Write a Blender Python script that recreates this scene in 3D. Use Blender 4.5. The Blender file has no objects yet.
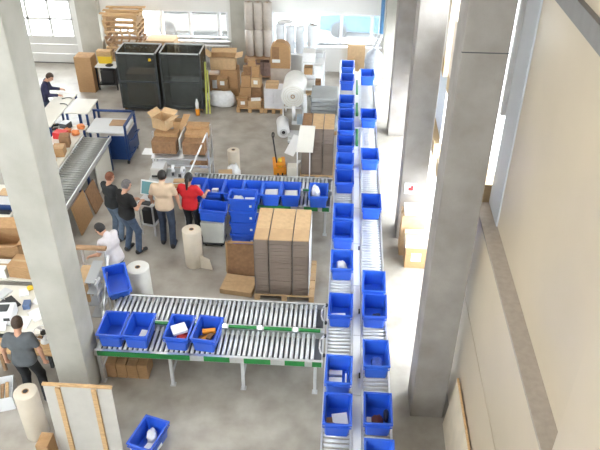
import bpy, bmesh, math, random
import numpy as np
from mathutils import Matrix, Vector
random.seed(7)
R = math.radians
scene = bpy.context.scene
C = scene.collection

# ------------------------------------------------------------ camera
cam_d = bpy.data.cameras.new('camera'); cam = bpy.data.objects.new('camera', cam_d); C.objects.link(cam)
f_px = 691.17
def _n(v): return v / np.linalg.norm(v)
_Y = _n(np.array([57.0, -475.0, f_px])); _D = _n(np.array([-6.0, 1005.0, f_px])); _Z = -_D; _X = np.cross(_Y, _Z)
W2C = np.stack([_X, _Y, _Z])            # rows: world axes in (right, down, forward) camera terms
right, down, fwd = W2C[:, 0], W2C[:, 1], W2C[:, 2]
m = Matrix.Identity(4)
for i in range(3):
    m[i][0] = right[i]; m[i][1] = -down[i]; m[i][2] = -fwd[i]
m[2][3] = 8.8
cam.matrix_world = m
cam_d.sensor_width = 36; cam_d.lens = 36 * f_px / 600; cam_d.clip_end = 300
scene.camera = cam

# ------------------------------------------------------------ sky, added ceiling fill, exposure
world = bpy.data.worlds.new('world'); scene.world = world; world.use_nodes = True
bg = world.node_tree.nodes['Background']; bg.inputs[0].default_value = (0.93, 0.97, 1.0, 1); bg.inputs[1].default_value = 17.0
def area(name, loc, sx, sy, power, rot=(0, 0, 0), col=(1, 1, 1)):
    l = bpy.data.lights.new(name, 'AREA'); l.shape = 'RECTANGLE'; l.size = sx; l.size_y = sy; l.energy = power; l.color = col
    o = bpy.data.objects.new(name, l); C.objects.link(o); o.location = loc; o.rotation_euler = rot
    return o
for i, y in enumerate((1.0, 7.0, 13.0, 19.0)):
    for j, x in enumerate((-12.0, -8.5, -5.0)):
        area('added_fill_lamp', (x, y, 10.6), 1.2, 3.5, 85, col=(1.0, 0.97, 0.92))  # unseen ceiling fill, added to raise the brightness of the hall
vs = scene.view_settings
vs.view_transform = 'Standard'; vs.look = 'None'; vs.gamma = 1; vs.use_curve_mapping = False
vs.exposure = 0.12

# ------------------------------------------------------------ materials
MATS = {}
def mat(name, col, rough=0.6, metal=0.0, var=0.0, scale=8.0, bump=0.0, bscale=None, stretch=None, coat=0.0, col2=None, sharp=None, alpha=1.0, emit=None, spec=None, trans=0.0):
    if name in MATS: return MATS[name]
    mt = bpy.data.materials.new(name); mt.use_nodes = True
    nt = mt.node_tree; b = nt.nodes['Principled BSDF']
    b.inputs['Roughness'].default_value = rough; b.inputs['Metallic'].default_value = metal
    b.inputs['Coat Weight'].default_value = coat; b.inputs['Alpha'].default_value = alpha
    if spec is not None: b.inputs['Specular IOR Level'].default_value = spec
    c = (*col, 1)
    b.inputs['Base Color'].default_value = c
    if emit: b.inputs['Emission Color'].default_value = (*emit[:3], 1); b.inputs['Emission Strength'].default_value = emit[3]
    if var or bump or col2:
        tc = nt.nodes.new('ShaderNodeTexCoord'); mp = nt.nodes.new('ShaderNodeMapping')
        nt.links.new(tc.outputs['Object'], mp.inputs['Vector'])
        if stretch: mp.inputs['Scale'].default_value = stretch
        nz = nt.nodes.new('ShaderNodeTexNoise'); nz.inputs['Scale'].default_value = scale; nz.inputs['Detail'].default_value = 5
        nt.links.new(mp.outputs[0], nz.inputs['Vector'])
        if var or col2:
            rp = nt.nodes.new('ShaderNodeValToRGB')
            lo, hi = sharp or (0.3, 0.7)
            rp.color_ramp.elements[0].position = lo; rp.color_ramp.elements[1].position = hi
            d = tuple(max(0, x * (1 - var)) for x in col); l = col2 or tuple(min(1, x * (1 + var)) for x in col)
            rp.color_ramp.elements[0].color = (*(col if col2 else d), 1); rp.color_ramp.elements[1].color = (*l, 1)
            nt.links.new(nz.outputs['Fac'], rp.inputs['Fac']); nt.links.new(rp.outputs[0], b.inputs['Base Color'])
        if bump:
            n2 = nz
            if bscale:
                n2 = nt.nodes.new('ShaderNodeTexNoise'); n2.inputs['Scale'].default_value = bscale; n2.inputs['Detail'].default_value = 4
                nt.links.new(mp.outputs[0], n2.inputs['Vector'])
            bp = nt.nodes.new('ShaderNodeBump'); bp.inputs['Strength'].default_value = bump; bp.inputs['Distance'].default_value = 0.02
            nt.links.new(n2.outputs['Fac'], bp.inputs['Height']); nt.links.new(bp.outputs[0], b.inputs['Normal'])
    MATS[name] = mt
    return mt
def glass_mat(name, col, clear=0.85, rough=0.05, solid=None):
    mt = bpy.data.materials.new(name); mt.use_nodes = True; nt = mt.node_tree
    out = nt.nodes['Material Output']; nt.nodes.remove(nt.nodes['Principled BSDF'])
    t = nt.nodes.new('ShaderNodeBsdfTransparent'); t.inputs[0].default_value = (*col, 1)
    g = nt.nodes.new('ShaderNodeBsdfPrincipled'); g.inputs['Base Color'].default_value = (*(solid or col), 1); g.inputs['Roughness'].default_value = rough
    mx = nt.nodes.new('ShaderNodeMixShader'); mx.inputs[0].default_value = 1 - clear
    nt.links.new(t.outputs[0], mx.inputs[1]); nt.links.new(g.outputs[0], mx.inputs[2]); nt.links.new(mx.outputs[0], out.inputs[0])
    MATS[name] = mt
    return mt

concrete_floor = mat('floor_concrete', (0.28, 0.25, 0.21), 0.42, 0, 0.0, 2.2, 0.04, 30, col2=(0.425, 0.395, 0.35), sharp=(0.28, 0.68))
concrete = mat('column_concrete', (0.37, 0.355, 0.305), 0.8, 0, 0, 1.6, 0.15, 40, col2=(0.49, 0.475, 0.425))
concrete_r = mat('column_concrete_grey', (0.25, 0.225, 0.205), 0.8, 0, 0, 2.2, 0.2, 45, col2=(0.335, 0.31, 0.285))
wall_panel = mat('wall_panel_beige', (0.56, 0.47, 0.35), 0.32, 0, 0.06, 0.7)
wall_white = mat('wall_white', (0.72, 0.71, 0.68), 0.6, 0, 0.04, 1.0)
sill_mat = mat('sill_concrete', (0.42, 0.36, 0.30), 0.85, 0, 0.08, 14, 0.1)
ceil_mat = mat('ceiling_sheet', (0.7, 0.7, 0.7), 0.7)
door_mat = mat('door_grey', (0.62, 0.61, 0.58), 0.45, 0, 0.03, 2)
alu = mat('aluminium', (0.72, 0.73, 0.75), 0.35, 0.75, 0.06, 20)
steel = mat('roller_steel', (0.70, 0.72, 0.74), 0.35, 0.35, 0.05, 30)
grey_paint = mat('grey_paint', (0.55, 0.56, 0.57), 0.45, 0, 0.04, 10)
dark_steel = mat('dark_steel', (0.05, 0.055, 0.06), 0.5, 0.3, 0.1, 10)
green = mat('green_plate', (0.02, 0.22, 0.05), 0.4, 0, 0.06, 10)
white_paint = mat('white_paint', (0.80, 0.81, 0.82), 0.4, 0, 0.02, 6)
lamp_white = mat('sensor_light', (0.9, 0.95, 1), 0.3, emit=(0.9, 1, 1, 2.0))
blue_plastic = mat('blue_plastic', (0.024, 0.108, 0.62), 0.34, 0, 0.04, 6, coat=0.2)
blue_plastic2 = mat('blue_plastic_faded', (0.036, 0.145, 0.70), 0.36, 0, 0.05, 6, coat=0.2)
blue_steel = mat('blue_steel', (0.008, 0.036, 0.14), 0.4, 0.1, 0.1, 10)
card = mat('cardboard', (0.42, 0.25, 0.12), 0.85, 0, 0.10, 14, stretch=(1, 1, 4))
card_lt = mat('cardboard_light', (0.56, 0.38, 0.21), 0.85, 0, 0.08, 12)
card_dk = mat('cardboard_dark', (0.27, 0.15, 0.075), 0.9, 0, 0.15, 14)
card_edge = mat('cardboard_edges', (0.215, 0.165, 0.13), 0.9, 0, 0.18, 120, 0.3, 150, stretch=(30, 30, 0.6))
tape_m = mat('packing_tape', (0.50, 0.36, 0.20), 0.25)
label_m = mat('paper_label', (0.82, 0.82, 0.80), 0.7)
paper = mat('white_paper', (0.80, 0.80, 0.79), 0.75, 0, 0.04, 20)
plastic_bag = mat('white_film', (0.78, 0.79, 0.80), 0.25, 0, 0.08, 10, 0.5, 25)
kraft = mat('kraft_paper', (0.60, 0.53, 0.43), 0.7, 0, 0.05, 5)
foam = mat('foam_roll', (0.74, 0.73, 0.69), 0.6, 0, 0.05, 6, 0.15, 60)
wood = mat('pine', (0.56, 0.36, 0.18), 0.7, 0, 0.18, 10, 0.1, stretch=(1, 6, 6))
wood_dk = mat('old_wood', (0.36, 0.22, 0.12), 0.8, 0, 0.2, 10, 0.1, stretch=(1, 6, 6))
cream_board = mat('cream_board', (0.70, 0.67, 0.59), 0.55, 0, 0.03, 4)
black_m = mat('black_plastic', (0.015, 0.015, 0.017), 0.45)
orange_m = mat('orange_paint', (0.80, 0.30, 0.02), 0.4, 0, 0.06, 10)
yellow_m = mat('yellow_plastic', (0.80, 0.55, 0.03), 0.4)
red_m = mat('red_plastic', (0.62, 0.03, 0.03), 0.5)
smoke = glass_mat('smoked_panel', (0.60, 0.63, 0.62), 0.62, 0.15, (0.09, 0.095, 0.09))
glass = glass_mat('window_glass', (0.97, 0.99, 1.0), 0.90, 0.03)
frost = glass_mat('frosted_pane', (0.80, 0.87, 0.93), 0.07, 0.5)
screen_m = mat('screen', (0.05, 0.16, 0.18), 0.2, emit=(0.35, 0.6, 0.62, 0.25))
pipe_blue = mat('blue_pipe', (0.05, 0.16, 0.32), 0.4)
bag_grey = mat('grey_sack', (0.36, 0.38, 0.41), 0.7, 0, 0.12, 12, 0.3)

# ------------------------------------------------------------ mesh helpers
class MB:
    def __init__(s): s.v = []; s.f = []; s.T = Matrix.Identity(4)
    def add(s, vs, fs):
        b = len(s.v)
        for p in vs: s.v.append(tuple(s.T @ Vector(p)))
        for q in fs: s.f.append(tuple(b + i for i in q))
        return s
    def box(s, x0, x1, y0, y1, z0, z1, tx=0, ty=0):
        """tx, ty: how far the bottom is drawn in on each side"""
        return s.add([(x0+tx, y0+ty, z0), (x1-tx, y0+ty, z0), (x1-tx, y1-ty, z0), (x0+tx, y1-ty, z0), (x0, y0, z1), (x1, y0, z1), (x1, y1, z1), (x0, y1, z1)],
                     [(0, 3, 2, 1), (4, 5, 6, 7), (0, 1, 5, 4), (1, 2, 6, 5), (2, 3, 7, 6), (3, 0, 4, 7)])
    def cyl(s, p0, p1, r0, r1=None, n=12, caps=True):
        r1 = r0 if r1 is None else r1
        p0 = Vector(p0); p1 = Vector(p1); d = (p1 - p0).normalized()
        a = d.orthogonal().normalized(); b = d.cross(a)
        vs = [];
        for p, r in ((p0, r0), (p1, r1)):
            for i in range(n):
                t = 2 * math.pi * i / n; vs.append(p + (a * math.cos(t) + b * math.sin(t)) * r)
        fs = [(i, (i+1) % n, n + (i+1) % n, n + i) for i in range(n)]
        if caps: fs += [tuple(range(n-1, -1, -1)), tuple(range(n, 2*n))]
        return s.add(vs, fs)
    def tube(s, pts, r, n=8):
        for a, b in zip(pts, pts[1:]): s.cyl(a, b, r, n=n)
        return s
    def bar(s, p0, p1, w, h=None):
        h = h or w; p0 = Vector(p0); p1 = Vector(p1); d = (p1 - p0).normalized()
        up = Vector((0, 0, 1)) if abs(d.z) < 0.9 else Vector((0, 1, 0))
        a = d.cross(up).normalized() * w / 2; b = a.cross(d).normalized() * h / 2
        vs = [p + q for p in (p0, p1) for q in (-a-b, a-b, a+b, -a+b)]
        return s.add(vs, [(0, 3, 2, 1), (4, 5, 6, 7), (0, 1, 5, 4), (1, 2, 6, 5), (2, 3, 7, 6), (3, 0, 4, 7)])
    def lathe(s, prof, n=24, c=(0, 0, 0), caps=True):
        vs = []; fs = []
        for r, z in prof:
            for i in range(n):
                t = 2*math.pi*i/n; vs.append((c[0] + r*math.cos(t), c[1] + r*math.sin(t), c[2] + z))
        for k in range(len(prof)-1):
            for i in range(n): fs.append((k*n+i, k*n+(i+1) % n, (k+1)*n+(i+1) % n, (k+1)*n+i))
        if caps: fs.append(tuple(range(n-1, -1, -1))); fs.append(tuple((len(prof)-1)*n + i for i in range(n)))
        return s.add(vs, fs)
    def prism(s, pts, z0, z1):
        n = len(pts)
        return s.add([(x, y, z0) for x, y in pts] + [(x, y, z1) for x, y in pts],
                     [tuple(range(n-1, -1, -1)), tuple(range(n, 2*n))] + [(i, (i+1) % n, n+(i+1) % n, n+i) for i in range(n)])
    def slab(s, a, b, c, d, th):
        """a thin plate through four corners, th thick along its normal"""
        a, b, c, d = map(Vector, (a, b, c, d)); nrm = (b-a).cross(d-a).normalized() * th
        return s.add([a, b, c, d, a+nrm, b+nrm, c+nrm, d+nrm], [(0, 3, 2, 1), (4, 5, 6, 7), (0, 1, 5, 4), (1, 2, 6, 5), (2, 3, 7, 6), (3, 0, 4, 7)])
    def lump(s, c, sx, sy, sz, rough=0.2, n=14, k=8, seed=0, flat=True):
        """a crumpled bag or film heap"""
        rd = random.Random(seed); ph = [(rd.uniform(2, 7), rd.uniform(2, 7), rd.uniform(0, 6)) for _ in range(5)]
        vs = []; fs = []
        for j in range(k+1):
            el = -math.pi/2 + math.pi*j/k
            for i in range(n):
                t = 2*math.pi*i/n
                q = 1 + rough*sum(math.sin(a*t_+b*el+p) for (a, b, p) in ph for t_ in (round(1)*t,))/3 + rd.uniform(-rough, rough)*0.35
                ce = abs(math.cos(el))**0.6
                z = math.sin(el)
                z = math.copysign(abs(z)**0.7, z)
                vs.append((c[0]+sx*q*ce*math.cos(t), c[1]+sy*q*ce*math.sin(t), c[2]+max(sz*z*(q if z > 0 else 1), -sz)))
        for j in range(k):
            for i in range(n): fs.append((j*n+i, j*n+(i+1) % n, (j+1)*n+(i+1) % n, (j+1)*n+i))
        return s.add(vs, fs)
    def mesh(s, name, mt):
        me = bpy.data.meshes.new(name); me.from_pydata([tuple(v) for v in s.v], [], s.f); me.validate(); me.update()
        if mt: me.materials.append(mt)
        return me
    def build(s, name, mt, parent=None, smooth=False, bevel=0.0, loc=None):
        o = bpy.data.objects.new(name, s.mesh(name, mt)); C.objects.link(o)
        if parent: o.parent = parent
        if loc: o.location = loc
        if smooth:
            for p in o.data.polygons: p.use_smooth = len(p.vertices) <= 4
        if bevel:
            b = o.modifiers.new('bevel', 'BEVEL'); b.width = bevel; b.segments = 2; b.limit_method = 'ANGLE'
        return o
def put(name, me, parent=None, loc=(0, 0, 0), rz=0):
    o = bpy.data.objects.new(name, me); C.objects.link(o); o.location = loc; o.rotation_euler = (0, 0, rz)
    if parent: o.parent = parent
    return o
def tag(o, label, cat, group=None, kind=None):
    if label: o['label'] = label
    if cat: o['category'] = cat
    if group: o['group'] = group
    if kind: o['kind'] = kind
    return o
def thing(name, label, cat, loc=(0, 0, 0), rz=0, group=None, rx=0, ry=0):
    o = bpy.data.objects.new(name, None); C.objects.link(o); o.location = loc; o.rotation_euler = (rx, ry, rz); o.empty_display_size = 0.1
    return tag(o, label, cat, group)
def struct(o, label=None, cat=None):
    o['kind'] = 'structure'
    if label: o['label'] = label
    if cat: o['category'] = cat
    return o
def B(*a, **k): return MB().box(*a, **k)
ORD = ['first', 'second', 'third', 'fourth', 'fifth', 'sixth', 'seventh', 'eighth', 'ninth', 'tenth', 'eleventh', 'twelfth', 'thirteenth', 'fourteenth', 'fifteenth', 'sixteenth']

# ------------------------------------------------------------ the hall
XW = 1.95            # inner face of the right wall
YB = 21.8            # inner face of the back wall
COLY = (7.5, 12.4, 17.3)
struct(B(-16.5, 2.6, -4.5, 22.3, -0.2, 0).build('floor', concrete_floor))
struct(B(-16.5, 2.6, -4.5, 22.3, 11.2, 11.4).build('ceiling', ceil_mat))
struct(B(-16.7, -16.4, -4.5, 22.3, 0, 11.2).build('wall_left', wall_white))
fw = MB().box(-16.4, -15.0, -4.7, -4.4, 0, 11.2).box(-2.0, 2.6, -4.7, -4.4, 0, 11.2).box(-15.0, -2.0, -4.7, -4.4, 0, 5.2).box(-15.0, -2.0, -4.7, -4.4, 9.2, 11.2)
struct(fw.build('wall_front', wall_white))
fill_win = struct(B(-15.0, -2.0, -4.62, -4.5, 5.2, 5.28).build('window_6', white_paint))  # unseen window behind the camera, added to brighten surfaces facing it
for i in range(6): B(-15.0+i*2.58, -14.92+i*2.58, -4.62, -4.5, 5.28, 9.2).build('mullion', white_paint, fill_win)
for i in range(5): B(-14.92+i*2.58, -12.42+i*2.58, -4.57, -4.555, 5.28, 9.2).build('pane', glass, fill_win)
# back wall: panels around the door and the two window bands
bw = MB()
DX0, DX1, DZ = -12.1, -8.86, 3.6
W1 = (-7.78, -3.75, 0.96, 1.90); W2 = (-2.36, 1.16, 0.90, 1.93)
bw.box(-16.4, DX0, YB, 22.1, 0, 11.2).box(DX0, DX1, YB, 22.1, DZ, 11.2).box(DX1, W1[0], YB, 22.1, 0, 11.2)
bw.box(W1[0], W1[1], YB, 22.1, 0, W1[2]).box(W1[0], W1[1], YB, 22.1, W1[3], 11.2).box(W1[1], W2[0], YB, 22.1, 0, 11.2)
bw.box(W2[0], W2[1], YB, 22.1, 0, W2[2]).box(W2[0], W2[1], YB, 22.1, W2[3], 11.2).box(W2[1], 2.6, YB, 22.1, 0, 11.2)
back = struct(bw.build('wall_back', wall_white))
def window_band(name, x0, x1, z0, z1, muls):
    w = struct(B(x0, x1, YB+0.10, YB+0.18, z0, z0+0.06).build(name, white_paint))
    B(x0, x1, YB+0.10, YB+0.18, z1-0.07, z1).build('frame_head', white_paint, w)
    B(x0-0.05, x1+0.05, YB-0.12, YB+0.09, z0-0.05, z0).build('sill', white_paint, w)
    xs = [x0+0.04] + muls + [x1-0.04]
    for x in xs: B(x-0.045, x+0.045, YB+0.10, YB+0.18, z0+0.06, z1-0.07).build('mullion', white_paint, w)
    for a, b in zip(xs, xs[1:]): B(a+0.045, b-0.045, YB+0.13, YB+0.145, z0+0.06, z1-0.07).build('pane', glass, w)
window_band('window_1', *W1, [-6.9, -5.95, -5.02, -4.08])
window_band('window_2', *W2, [-1.12, -0.13, 0.86])
# sectional door with a grid of panes
dr = struct(B(DX0, DX1, YB+0.06, YB+0.12, 0.02, 0.32).build('door_1', door_mat))
B(DX0, DX1, YB+0.06, YB+0.12, 0.335, 0.64).build('door_panel', door_mat, dr)
B(DX0, DX1, YB+0.06, YB+0.12, 0.655, 0.86).build('door_panel', door_mat, dr)
zs = [0.86, 1.47, 2.08, 2.69, 3.3]; xs = [-8.92, -9.66, -10.4, -11.14, -11.88]
for z in zs: B(DX0, DX1, YB+0.05, YB+0.13, z, z+0.07).build('door_rail', door_mat, dr)
for x in xs: B(x-0.035, x+0.035, YB+0.05, YB+0.13, 0.93, 3.3).build('door_stile', door_mat, dr)
for i in range(4):
    for j in range(4): B(xs[i+1]+0.035, xs[i]-0.035, YB+0.08, YB+0.095, zs[j]+0.07, zs[j+1]).build('pane', glass, dr)
B(DX0, DX1, YB+0.06, YB+0.12, 3.37, 3.6).build('door_panel', door_mat, dr)
B(DX0, DX1, YB+0.03, YB+0.13, 0.0, 0.02).build('door_seal', black_m, dr)
# right wall: solid near bay, glazed bays beyond
wr = struct(B(XW, 2.35, 4.0, 8.35, 0, 2.09).build('wall_right', wall_panel))
B(XW, 2.35, 4.0, 8.35, 2.115, 3.53).build('wall_panel', wall_panel, wr)
B(XW+0.02, 2.35, 4.0, 8.35, 2.08, 2.12).build('panel_joint', dark_steel, wr)
B(2.14, 2.5, 4.0, 7.75, 3.57, 6.75).build('wall_panel', wall_panel, wr)
B(2.14, 2.5, 4.0, 7.75, 6.95, 11.2).build('wall_panel', wall_panel, wr)
B(XW, 2.5, -4.4, 3.985, 0, 11.2).build('wall_panel', wall_panel, wr)
B(XW-0.012, 2.5, 4.0, 8.35, 3.53, 3.57).build('sill', sill_mat, wr)
B(2.08, 2.5, 4.0, 7.75, 6.75, 6.95).build('upper_rail', mat('rail_grey', (0.22, 0.21, 0.205), 0.6, 0, 0.06, 8), wr)
B(2.12, 2.4, 7.75, 8.35, 3.57, 11.2).build('jamb', mat('jamb_blue_white', (0.60, 0.62, 0.65), 0.5), wr)
B(XW, 2.5, 17.9, 22.0, 3.6, 11.2).build('wall_panel', wall_panel, wr)
for n, (y0, y1) in enumerate(((8.35, 12.4), (12.97, 17.3), (17.87, 21.8))):
    w = struct(B(XW, 2.2, y0, y1, 0, 0.12).build('window_%d' % (n+3), sill_mat))
    for z0, z1 in ((1.74, 2.06), (3.53, 3.85), (6.7, 7.0))[:3 if n == 0 else 2]: B(XW, 2.2, y0, y1, z0, z1).build('rail', mat('tan_rail', (0.45, 0.33, 0.19), 0.7, 0, 0.06, 6), w)
    B(XW, 2.2, y0, y1, 7.0 if n == 0 else 4.9, 11.2).build('header', wall_panel, w)
    B(XW, 2.2, 9.3 if n == 0 else y0, y1, 3.85, 4.9).build('spandrel', wall_panel, w)
    if n == 0: B(2.09, 2.105, y0, 9.3, 3.85, 4.9).build('pane', glass, w)
    ym = (y0+y1)/2
    for z0, z1 in ((0.12, 1.74), (2.06, 3.53), (4.9, 6.7))[:3 if n == 0 else 2]:
        for y in (y0+0.04, ym, y1-0.04): B(2.06, 2.14, y-0.04, y+0.04, z0, z1).build('mullion', white_paint, w)
        for a, b in ((y0+0.08, ym-0.04), (ym+0.04, y1-0.08)): B(2.09, 2.105, a, b, z0, z1).build('pane', frost if z0 == 2.06 else glass, w)
# columns
for n, y in enumerate(COLY):
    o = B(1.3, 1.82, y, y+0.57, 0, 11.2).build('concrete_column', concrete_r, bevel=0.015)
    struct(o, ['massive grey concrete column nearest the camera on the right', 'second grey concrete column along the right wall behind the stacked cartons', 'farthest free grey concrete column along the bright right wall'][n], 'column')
    B(1.298, 1.822, y-0.002, y+0.01, 6.04, 6.052).build('pour_joint', dark_steel, o)
struct(B(-4.38, -3.87, 7.5, 8.07, 0, 11.2).build('concrete_column', concrete, bevel=0.015), 'pale concrete column crossing the left of the view', 'column')
struct(B(-8.6, -7.9, YB-0.3, YB, 0, 11.2).build('concrete_column', concrete, bevel=0.01), 'pale concrete pier between the sectional door and window', 'column')
struct(B(-3.66, -2.42, YB-0.12, YB, 0, 11.2).build('concrete_column', concrete, bevel=0.01), 'broad pale concrete pier between the two window bands', 'column')
struct(B(1.25, XW, YB-0.45, YB, 0, 11.2).build('concrete_column', concrete, bevel=0.01), 'pale concrete pier in the far right corner', 'column')
# outside
struct(B(-60, 60, 22.3, 90, -0.35, -0.15).build('yard', mat('yard', (0.55, 0.55, 0.54), 0.9, 0, 0.1, 0.5)))
struct(B(-60, 2.6, -60, -4.7, -0.35, -0.15).build('yard', MATS['yard']))
struct(B(2.6, 60, -30, 22.3, -0.35, -0.15).build('yard', MATS['yard']))

# ------------------------------------------------------------ roller conveyors
ZR = 0.75     # top of the rollers
def roller_mesh(name, L, r=0.027):
    return MB().cyl((-L/2, 0, 0), (L/2, 0, 0), r, n=10).cyl((-L/2-0.03, 0, 0), (-L/2, 0, 0), 0.009, n=6).cyl((L/2, 0, 0), (L/2+0.03, 0, 0), 0.009, n=6).mesh(name, steel)
def smooth_me(me):
    for p in me.polygons: p.use_smooth = len(p.vertices) == 4
    return me
rol_main = smooth_me(roller_mesh('roller', 0.37))
def leg_mesh(h, w):
    m_ = MB().box(-w/2, -w/2+0.05, -0.025, 0.025, 0.012, h).box(w/2-0.05, w/2, -0.025, 0.025, 0.012, h).box(-w/2+0.05, w/2-0.05, -0.015, 0.015, 0.22, 0.26)
    return m_.box(-w/2-0.02, -w/2+0.07, -0.045, 0.045, 0, 0.012).box(w/2-0.07, w/2+0.02, -0.045, 0.045, 0, 0.012).mesh('leg_frame', grey_paint)
def main_lane(label, xc, y0, y1):
    t = thing('roller_conveyor', label, 'conveyor', (xc, 0, 0), group='main conveyor lanes')
    for s in (-1, 1): B(s*0.205-0.015, s*0.205+0.015, y0, y1, ZR-0.11, ZR+0.015).build('side_rail', alu, t)
    n = int((y1-y0-0.06)/0.085)
    for i in range(n): put('roller', rol_main, t, (0, y0+0.06+i*0.085, ZR-0.028))
    lm = leg_mesh(ZR-0.11, 0.42)
    y = y0+0.4
    while y < y1: put('leg_frame', lm, t, (0, y, 0)); y += 1.6
    return t
XL, XR = 0.12, 0.70
main_lane('left lane of the long main roller conveyor carrying blue bins away from camera', XL, 5.2, 20.75)
main_lane('right lane of the long main roller conveyor beside the bright corridor', XR, 5.2, 20.1)
ct = thing('cable_duct', 'white cable duct running between the two main conveyor lanes', 'cable duct', (0.41, 0, 0))
B(-0.062, 0.062, 5.2, 20.0, ZR-0.10, ZR+0.0).build('tray', white_paint, ct)
for i in range(11): B(-0.06, 0.06, 5.9+i*1.3, 5.915+i*1.3, ZR+0.0, ZR+0.004).build('joint', grey_paint, ct)
for y0, y1 in ((15.2, 16.1), (16.9, 17.7), (18.3, 19.3)): B(-0.03, 0.03, y0, y1, ZR, ZR+0.03).build('green_strip', green, ct)
for y in (5.9, 8.0, 9.6, 12.0, 15.0, 18.0):
    B(-0.02, 0.02, y-0.02, y+0.02, 0, ZR-0.10).build('post', grey_paint, ct)
for y in (7.55, 9.05, 10.9): B(0.03, 0.055, y, y+0.09, ZR, ZR+0.035).build('sensor', black_m, ct)

def cross_conveyor(label, x0, x1, lanes, front_green, yr0, yr1, mid, lights, mid_cols):
    t = thing('cross_conveyor', label, 'conveyor', (0, 0, 0), group='cross conveyors joining the main line')
    for k, (a, b) in enumerate(lanes):
        me = smooth_me(roller_mesh('roller', b-a-0.03, 0.028))
        n = int((x1-x0-0.08)/0.085)
        for i in range(n): put('roller', me, t, (x0+0.07+i*0.085, (a+b)/2, ZR-0.029), R(90))
    B(x0, x1, yr0, yr0+0.05, ZR-0.12, ZR-0.004).build('front_rail', alu, t)
    B(x0, x1, yr1-0.04, yr1, ZR-0.12, ZR-0.004).build('back_rail', alu, t)
    B(x0, x1, mid-0.055, mid+0.055, ZR-0.12, ZR+0.01).build('middle_rail', alu, t)
    for a, b in front_green: B(a, b, yr0-0.016, yr0, ZR-0.10, ZR-0.004).build('green_plate', green, t)
    for a, b in mid_cols: B(a, b, mid-0.055, mid+0.0, ZR+0.01, ZR+0.04).build('green_plate', green, t)
    for x in lights:
        B(x-0.03, x+0.03, mid-0.07, mid-0.01, ZR+0.04, ZR+0.06).build('sensor_lamp', lamp_white, t)
    for x in (x0, x1-0.03): B(x, x+0.03, yr0+0.05, yr1-0.04, ZR-0.12, ZR-0.06).build('end_plate', grey_paint, t)
    for k, (a, b) in enumerate(lanes): B(x0+0.03, x1-0.03, a+0.02, b-0.02, ZR-0.115, ZR-0.105).build('gap_shade_sheet', mat('gap_shade_grey', (0.12, 0.13, 0.145), 0.6), t)  # dark sheet added below, colour stands for shade between the rollers
    lm = leg_mesh(ZR-0.12, yr1-yr0-0.04)
    k = max(2, int((x1-x0)/1.2)+1)
    for i in range(k): put('leg_frame', lm, t, (x0+0.05+(x1-x0-0.17)*i/(k-1), (yr0+yr1)/2, 0), R(90))
    return t
cross_conveyor('near two-lane cross conveyor with green plates and four blue bins', -3.86, -0.13, ((7.90, 8.50), (8.64, 9.24)),
    [(-3.8, -2.28), (-2.05, -1.63), (-1.40, -0.97), (-0.74, -0.42), (-0.30, -0.15)], 7.85, 9.28, 8.57, (-1.82, -1.22, -0.62),
    [(-3.8, -1.9), (-1.75, -1.28), (-1.15, -0.68), (-0.56, -0.2)])
cross_conveyor('far two-lane cross conveyor behind the strapped cardboard stack', -3.32, -0.14, ((12.43, 12.98), (13.10, 13.60)),
    [(-1.72, -1.0), (-0.72, -0.42), (-0.33, -0.18)], 12.38, 13.64, 13.04, (-0.42,), [(-0.78, -0.6), (-0.35, -0.2)])
# curved hand-over brackets where the near cross lanes meet the main lane
for y, lb in ((8.75, 'steel hand-over bracket at the back lane of the near cross conveyor'), (7.98, 'steel hand-over bracket at the front lane of the near cross conveyor')):
    t = thing('transfer_bracket', lb, 'bracket', (-0.115, y, ZR+0.02))
    MB().tube([(0, 0, 0), (-0.06, 0.05, 0.02), (-0.08, 0.15, 0.02), (-0.08, 0.34, 0.02), (-0.03, 0.42, 0.02), (0, 0.45, 0)], 0.014).build('bent_bar', alu, t, smooth=True)
    MB().cyl((0, 0, -0.02), (0, 0, 0.03), 0.022, n=10).build('foot', dark_steel, t)
    MB().cyl((0, 0.45, -0.02), (0, 0.45, 0.03), 0.022, n=10).build('foot', dark_steel, t)

# ------------------------------------------------------------ blue bins
BW, BL, BH = 0.39, 0.56, 0.29
def bin_shell(w=BW, l=BL, h=BH, tp=0.028, th=0.012):
    mb = MB()
    def ring(ins, z, k=0):
        a, b = w/2-ins, l/2-ins; c = 0.025
        return [(-a+c, -b, z), (a-c, -b, z), (a, -b+c, z), (a, b-c, z), (a-c, b, z), (-a+c, b, z), (-a, b-c, z), (-a, -b+c, z)]
    rings = [ring(tp, 0), ring(0.008, h-0.05), ring(0.004, h), ring(th+0.004, h), ring(th+0.008, h-0.05), ring(tp+th, 0.014)]
    vs = [p for r_ in rings for p in r_]; fs = [tuple(range(7, -1, -1))]
    for k in range(5):
        for i in range(8): fs.append((k*8+i, k*8+(i+1) % 8, (k+1)*8+(i+1) % 8, (k+1)*8+i))
    fs.append(tuple(range(40, 48)))
    return mb.add(vs, fs)
def bin_rim(w=BW, l=BL, h=BH):
    mb = MB()
    for z0, z1, e in ((h-0.022, h+0.004, 0.012), (h-0.085, h-0.075, 0.008)):
        a, b = w/2+e, l/2+e; i = 0.004
        mb.box(-a, a, -b, -l/2+i, z0, z1).box(-a, a, l/2-i, b, z0, z1).box(-a, -w/2+i, -l/2+i, l/2-i, z0, z1).box(w/2-i, a, -l/2+i, l/2-i, z0, z1)
    return mb
for mname, bm_ in (('a', blue_plastic), ('b', blue_plastic2)):
    MATS['shell_'+mname] = bin_shell().mesh('shell', bm_); MATS['rim_'+mname] = bin_rim().mesh('rim', bm_)
tag_me = B(-BW/2-0.004, -BW/2+0.004, -0.20, -0.15, 0.10, 0.15).mesh('label_card', label_m)
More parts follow.
